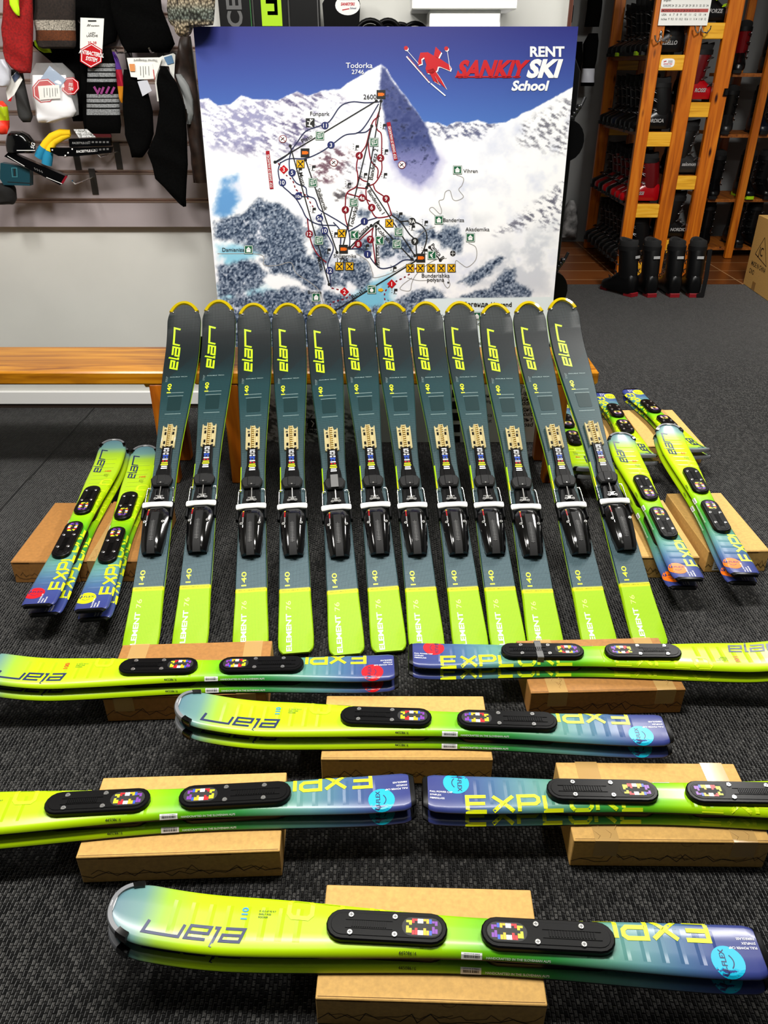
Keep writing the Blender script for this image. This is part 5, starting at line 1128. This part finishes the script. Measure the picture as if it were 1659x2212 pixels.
# sock packet with card and red tag
sp_ = empty('sock_packet', tuple(aty(200, 38, 3.27))); tag(sp_, 'grey striped ski socks hanging from a white card with red hexagon tag', 'socks'); off = Matrix.Translation(-sp_.location)
def under(o, p): o.parent = p; o.matrix_basis = Matrix.Translation(-p.location); return o
rows = [(104, 180, 240, 0)]; yy = 137
rows += [(137, 192, 249, 1), (145, 191, 249, 0), (147, 190, 249, 1), (154, 190, 250, 0), (157, 189, 250, 1), (166, 189, 250, 0), (170, 188, 252, 1), (177, 188, 252, 0), (203, 187, 256, 1), (211, 187, 257, 0), (213, 187, 257, 1), (221, 187, 258, 0), (224, 187, 258, 1), (232, 187, 259, 0), (235, 187, 259, 1), (248, 187, 260, 0), (270, 186, 262, 0), (288, 190, 260, 0)]
under(cloth('striped_sock', None, None, rows, 3.275, .04, [BLACKC, GREYS], seed=9, sub=2, wr=.001), sp_)
under(cloth('back_sock', None, None, [(110, 174, 192), (180, 175, 192), (260, 180, 200), (284, 184, 215)], 3.30, .03, BLACKC, seed=10), sp_)
under(card('hang_card', [(174, 38), (225, 40), (221, 113), (173, 105)], 3.25, PAPER, None), sp_)
bm = MB(); fn = wl(3.248); bm.text('maraton', 4, fn, 196, 57, 0, 0, .01, 0, 1, 'L', -1); bm.line([(188, 57), (191, 52), (192, 57), (195, 52)], 1.2, 0, fn); bm.text('LAZY', 4.6, fn, 199, 74, 0, 0, .01, 0, 1, 'C', -1); bm.text('LANCHE', 4.6, fn, 199, 79.5, 0, 0, .01, 0, 1, 'C', -1); bm.text('35-38', 6, fn, 199, 95, 0, 1, .005, 0, 1, 'C', -1); bm.line([(190, 45), (208, 45)], 3, 0, fn)
under(part(bm, 'card_lettering', [INK, REDP], None), sp_)
def octa(x, y, r, n=8, a0=.3): return [(x + r * math.cos(a0 + 2 * math.pi * i / n), y + r * math.sin(a0 + 2 * math.pi * i / n)) for i in range(n)]
def red_tag(x, y, r, n, a0, yp, parent, txt):
    t_ = under(card('red_tag', octa(x, y, r, n, a0), yp, REDP, None), parent)
    bm = MB(); fn = wl(yp - .0012, .0004); bm.line(octa(x, y, r * .88, n, a0), r * .06, 0, fn, closed=True)
    for i, s_ in enumerate(txt): bm.text(s_, r * .32, fn, x, y + (i * .45 - .02) * r, .18, 0, .03, 0, .62, 'C', -1)
    l_ = part(bm, 'tag_lettering', WHT, None); l_.parent = t_
red_tag(197, 120, 27, 6, .55, 3.235, sp_, ('ANTIBACTERIAL', 'SYSTEM'))
bm = MB(); fn = wl(3.2535); [bm.line(p, 5, 0, fn) for p in ([(203, 187), (211, 201), (216, 190)], [(218, 203), (224, 188)], [(229, 202), (236, 187)], [(240, 203), (247, 188)])]; under(part(bm, 'sock_logo', mat('purple_sock_print', (132, 44, 110), .6), None), sp_)
cloth('rainbow_sock', 'purple red and orange sock beside the grey striped socks', 'sock', [(112, 243, 247, 0), (128, 245, 255, 0), (150, 248, 262, 1), (186, 252, 270, 2), (205, 255, 270, 2), (222, 262, 270, 1)], 3.31, .03, [mat('purple_cloth', (92, 50, 150), .8), mat('crimson_cloth', (190, 10, 50), .8), mat('orange_cloth', (240, 150, 10), .8)], seed=11)
# bagged white shirt with red tags
sb = empty('bagged_shirt', tuple(aty(115, 140, 3.24))); tag(sb, 'white folded shirt in a clear bag with red octagon tags', 'shirt')
under(cloth('folded_shirt', None, None, [(162, 70, 142), (185, 70, 148), (215, 75, 156), (240, 79, 165), (252, 81, 158), (264, 84, 108)], 3.25, .045, WHTC, seed=12), sb)
GLASSY = N('clear_bag_film').set(Base_Color=(1, 1, 1, 1), Roughness=.08, Alpha=.12).m
under(cloth('clear_bag', None, None, [(136, 78, 135), (160, 66, 160), (215, 70, 168), (248, 80, 170), (266, 84, 120)], 3.245, .06, GLASSY, seed=13, wr=.006), sb)
red_tag(152, 186, 20, 8, .3, 3.232, sb, ('SYS', 'TEM')); under(card('blue_card', [(107, 142), (143, 172), (118, 204), (80, 182)], 3.229, mat('pale_blue_card', (150, 170, 196), .5), None), sb); red_tag(96, 196, 27, 8, .3, 3.226, sb, ('ANTI', 'SYSTEM'))
pl = under(card('price_label', [(82, 186), (128, 183), (131, 212), (86, 216)], 3.222, PAPER, None), sb); bm = MB(); fn = wl(3.2205); [bm.line([(x, 190), (x + 1, 190 + ln)], 1, 0, fn) for x, ln in ((95, 20), (101, 16), (107, 20), (113, 18), (119, 18), (123, 12))]; l_ = part(bm, 'label_lettering', INK, None); l_.parent = pl
db = empty('bagged_shirt', tuple(aty(45, 150, 3.27))); tag(db, 'dark folded garment in a clear bag beside the white shirt', 'shirt')
under(cloth('folded_shirt', None, None, [(150, 24, 48), (185, 30, 54), (225, 36, 63), (252, 42, 70), (264, 50, 66)], 3.285, .035, mat('dark_grey_cloth', (36, 36, 36), .7), seed=14), db)
under(card('hang_card', [(22, 168), (38, 152), (49, 172), (31, 205), (17, 217), (13, 196)], 3.262, PAPER, None), db); under(card('blue_card', [(26, 166), (37, 154), (44, 164), (32, 178)], 3.2595, mat('dusk_blue_card', (70, 82, 110), .5), None), db); under(card('red_tag', [(17, 218), (27, 208), (24, 219)], 3.26, REDP, None), db)
cloth('white_scarf', 'white satin scarf end at the left edge below the red gaiter', 'scarf', [(128, -6, 10), (150, -6, 22), (172, -6, 23), (184, -3, 18), (188, 2, 12)], 3.24, .03, SATIN, seed=15)
cloth('neon_bag', 'red and lime neon packet at the left edge', 'packet', [(218, -8, 6, 1), (230, -8, 16, 0), (260, -8, 20, 1), (275, -8, 20, 1), (290, -6, 14, 1)], 3.24, .03, [mat('lime_film', (170, 190, 20), .3), mat('coral_red_film', (235, 60, 40), .3)], seed=16, wr=.007)
gc = cloth('goggle_case', 'black goggle case with white marks below the bagged goods', 'case', [(283, 24, 48), (292, 17, 62), (308, 14, 74), (326, 16, 76), (331, 20, 74)], 3.27, .07, GLOSSB, seed=17, wr=.001)
bm = MB(); fn = wl(3.2335); bm.text('SG', 8, fn, 73, 322, -1.35, 0, .02, .2, 1, 'L', -1); bm.line([(36, 325), (76, 325)], 1.6, 0, fn); l_ = part(bm, 'case_lettering', WHT, gc)
def packet(name, quad, y, m, label, cat, t, group=None):
    c = aty(*quad[0], y); r_ = empty(name, tuple(c)); tag(r_, label, cat, group); under(card('packet_body', quad, y, m, None, t), r_); return r_
pk = packet('strap_packet', [(16, 336), (26, 326), (147, 378), (136, 398)], 3.285, GLOSSB, 'long black packet slanting down to the right under the goggle case', 'packet', .03)
bm = MB(); fn = wl(3.2535); bm.line([(16, 337), (53, 359)], 1.2, 0, fn); bm.line([(100, 383), (134, 397)], 1.2, 0, fn); bm.line([(134, 396), (144, 380)], 5, 1, fn); [bm.line([(74 + i * 5, 362 + i * 2.2), (77 + i * 5, 367 + i * 2.2)], 2, 2, fn) for i in range(4)]; under(part(bm, 'packet_print', [WHT, DKRED, GREY], None), pk)
pk = packet('teal_case', [(9, 350), (52, 356), (72, 364), (72, 399), (16, 397), (8, 384)], 3.31, mat('teal_plastic', (18, 62, 74), .4), 'teal plastic case hanging at the left', 'case', .035)
bm = MB(); fn = wl(3.2745); bm.line([(25, 363), (36, 363), (37, 382), (27, 382)], 2, 0, fn, closed=True); bm.line([(31, 364), (32, 381)], 2.5, 1, fn); bm.line([(16, 393), (70, 396)], 1.4, 1, fn); under(part(bm, 'case_buckle', [mat('pale_teal_plastic', (60, 120, 130), .4), INK], None), pk)
cloth('black_roll', 'black cloth roll at the left edge, lowest on the slatwall', 'roll', [(396, -6, 26), (410, -8, 32), (430, -8, 34), (441, -6, 30)], 3.31, .08, mat('charcoal_cloth', (20, 20, 20), .95), seed=18)
ys = empty('yellow_sock', tuple(aty(150, 288, 3.28))); tag(ys, 'yellow socks with blue toes hanging over the black packets', 'sock')
bm = MB(); Pp = lambda *a: [tuple(aty(x, y, 3.285 - .006 * k)) for k, (x, y) in enumerate(a)]
bm.tube(Pp((152, 287), (132, 287), (113, 296), (100, 310), (93, 320)), [.011, .015, .016, .016, .015], 10); bm.tube(Pp((150, 291), (135, 296), (117, 306), (109, 318), (106, 328)), [.010, .013, .014, .015, .015], 10); under(part(bm, 'sock_leg', mat('yellow_cotton', (244, 196, 0), .85), None, 60), ys)
bm = MB(); bm.tube([tuple(aty(x, y, 3.258)) for x, y in ((94, 318), (89, 328), (84, 340))], [.0155, .017, .017], 10); bm.tube([tuple(aty(x, y, 3.256)) for x, y in ((106, 327), (103, 340), (101, 355))], [.0155, .019, .019], 10); under(part(bm, 'sock_toe', mat('blue_cotton', (20, 130, 170), .85), None, 60), ys)
g_ = 'flat packets on the slatwall hooks'
pk = packet('race_packet', [(152, 299), (241, 297), (243, 314), (154, 317)], 3.262, GLOSSB, 'upper flat black lettered packet on the hooks', 'packet', .02, g_); bm = MB(); bm.text('RACESTYLE.COM', 4.6, wl(3.241), 156, 311, 0, 0, .01, .1, .8, 'L', -1); [bm.line([(190 + i * 8, 307), (195 + i * 8, 307)], 4, 1, wl(3.241)) for i in range(6)]; under(part(bm, 'packet_lettering', [LGREY, GREY], None), pk)
pk = packet('race_packet', [(112, 318), (150, 318), (245, 316), (243, 329), (165, 337), (130, 336), (114, 328)], 3.256, GLOSSB, 'lower flat black lettered packet on the hooks', 'packet', .02, g_); bm = MB(); bm.text('RACESTYLE.COM', 5.4, wl(3.235), 165, 330, -.06, 0, .02, .1, .8, 'L', -1); [bm.line([(198 + i * 8, 324 - i * .5), (203 + i * 8, 324 - i * .5)], 4, 1, wl(3.235)) for i in range(5)]; [bm.flat(sq(x, y, 3), 0, wl(3.235)) for x, y in ((113, 324), (147, 330), (156, 322), (141, 336))]; under(part(bm, 'packet_lettering', [WHT, GREY], None), pk)
pk = packet('patterned_packet', [(160, 279), (190, 279), (208, 296), (172, 297)], 3.275, mat('speckled_print', (205, 205, 190), .5, noise=.55, scale=170), 'white speckled packet above the black packets', 'packet', .008, g_); packet('red_packet', [(192, 281), (238, 283), (242, 296), (209, 296)], 3.278, mat('dark_red_card', (70, 10, 14), .4), 'dark red packet beside the speckled packet', 'packet', .008, g_)
# face masks with white cards
fm = empty('face_mask', tuple(aty(300, 110, 3.25))); tag(fm, 'black face mask hanging from a white card, left of two', 'mask', 'black face masks on cards')
under(cloth('mask_cloth', None, None, [(150, 268, 300), (185, 266, 316), (240, 266, 330), (290, 271, 332), (320, 280, 322), (340, 285, 308)], 3.285, .05, BLACKC, seed=20), fm)
under(card('hang_card', [(274, 125), (345, 124), (352, 120), (345, 142), (334, 172), (283, 166)], 3.25, PAPER, None), fm)
pl = under(card('price_label', [(293, 141), (329, 137), (334, 170), (297, 172)], 3.247, PAPER, None), fm); bm = MB(); fn = wl(3.2455); bm.text('Thermal Waveguard', 5, fn, 340, 128, math.pi, 0, .005, 0, .9, 'L', -1); [bm.line([(x, 143), (x + 1, 143 + l)], 1, 0, fn) for x, l in ((303, 20), (309, 24), (314, 18), (321, 20))]; bm.line([(331, 150), (334, 172)], 1.6, 1, fn); bm.flat([(279, 138), (291, 138), (292, 154), (281, 154)], 2, fn); l_ = part(bm, 'card_print', [INK, REDP, mat('orange_photo_print', (214, 140, 80), .5)], None); l_.parent = pl
under(card('care_leaflet', [(297, 176), (318, 172), (328, 196), (308, 208)], 3.252, SATIN, None), fm)
fm2 = empty('face_mask', tuple(aty(350, 100, 3.24))); tag(fm2, 'long pointed black face mask hanging beside the map, right of two', 'mask', 'black face masks on cards')
under(cloth('mask_cloth', None, None, [(143, 347, 358), (160, 342, 368), (180, 339, 382), (235, 345, 400), (290, 335, 404), (330, 318, 405), (355, 328, 406), (385, 336, 404), (415, 364, 402), (432, 382, 401), (446, 397, 402)], 3.235, .05, BLACKC, seed=21), fm2)
under(card('hang_card', [(350, 122), (374, 115), (379, 118), (376, 170), (372, 176), (365, 143), (346, 142)], 3.265, PAPER, None), fm2); under(card('blue_photo', [(354, 124), (371, 119), (376, 136), (362, 140)], 3.2625, mat('sky_photo_print', (90, 130, 170), .5), None), fm2); under(card('paper_strip', [(331, 143), (345, 143), (347, 218), (340, 219)], 3.258, PAPER, None), fm2)
lm = empty('leather_mask', tuple(aty(400, 85, 3.28))); tag(lm, 'brown leather look hood with grey lining hanging beside the map', 'hood')
under(cloth('hood_shell', None, None, [(78, 390, 412), (110, 384, 416), (160, 376, 422), (210, 392, 428), (270, 404, 434), (330, 412, 440), (395, 418, 446)], 3.30, .05, mat('brown_leather', (46, 32, 26), .45, noise=.3, scale=30), seed=22), lm)
under(cloth('lining', None, None, [(160, 380, 392), (185, 387, 408), (215, 397, 417), (245, 404, 418), (268, 404, 412)], 3.268, .02, mat('grey_lining', (120, 122, 122), .6), seed=23), lm)
# chunky knit hat
q = N('chunky_knit'); tc = q.n('ShaderNodeTexCoord'); vo = q.n('ShaderNodeTexVoronoi'); vo.inputs['Scale'].default_value = 115; mp = q.n('ShaderNodeMapping'); mp.inputs['Scale'].default_value = (1.25, .4, .8); q.l(tc.outputs['Object'], mp.inputs[0]); q.l(mp.outputs[0], vo.inputs['Vector'])
sp = q.n('ShaderNodeSeparateXYZ'); q.l(tc.outputs['Object'], sp.inputs[0])
zA, zB = aty(415, 78, 3.3).z, aty(415, 0, 3.3).z
hz = q.math('DIVIDE', q.math('SUBTRACT', sp.outputs[2], zA), zB - zA)
cc = q.ramp(hz, [(0, (196, 178, 152)), (.3, (176, 168, 150)), (.4, (110, 124, 122)), (.62, (140, 152, 146)), (.8, (190, 182, 164)), (1, (176, 156, 128))])
kk_ = q.ramp(vo.outputs['Distance'], [(.1, (255, 250, 240)), (.5, (176, 168, 156)), (.85, (60, 54, 48))]); q.l(q.mix(1, cc, kk_, 'MULTIPLY'), q.b.inputs['Base Color']); q.bump(q.math('SUBTRACT', 1, vo.outputs['Distance']), 1, .01); q.set(Roughness=.95)
cloth('knit_hat', 'chunky beige and teal knit hat hanging at the corner of the map', 'hat', [(-30, 364, 466), (20, 361, 464), (44, 364, 462), (54, 370, 460), (58, 378, 416), (70, 381, 412), (79, 388, 406)], 3.13, .09, q.m, seed=24, wr=.002)
# gear on the far wall
g_ = 'gear hanging on the far wall'
cloth('hanging_harness', 'black straps hanging on the far wall at the top, left of the rack', 'straps', [(-25, 1272, 1302), (20, 1268, 1300), (58, 1262, 1294)], 7.30, .08, BLACKC, g_, seed=30)
fg = cloth('hanging_glove', 'black gloves with white cuffs hanging on the far wall left of the rack', 'gloves', [(72, 1272, 1292, 0), (95, 1260, 1292, 0), (130, 1260, 1288, 0), (148, 1258, 1284, 1), (178, 1255, 1283, 0), (186, 1254, 1283, 0)], 7.25, .10, [BLACKC, SATIN], g_, seed=31)
cloth('hanging_bag', 'black bag hanging behind the map edge on the far wall', 'bag', [(90, 1240, 1258), (130, 1236, 1258), (160, 1240, 1252)], 7.28, .10, BLACKC, g_, seed=32)
cloth('patterned_bag', 'grey and black patterned bag low on the far wall beside the map', 'bag', [(432, 1230, 1240), (450, 1222, 1246), (480, 1216, 1248), (512, 1212, 1246)], 7.42, .12, mat('grey_patterned_cloth', (90, 90, 90), .8, noise=.8, scale=14), seed=33)
p0, p1 = aty(1218, 50, 7.5), aty(1238, 11, 7.5); bm = MB(); bm.box(p0.x, p1.x, 7.46, 7.498, p0.z, p1.z, 0, .006); o = bm.build('junction_box', BLACKP); tag(o, 'small black electric box on the grey far wall at the top', 'box')
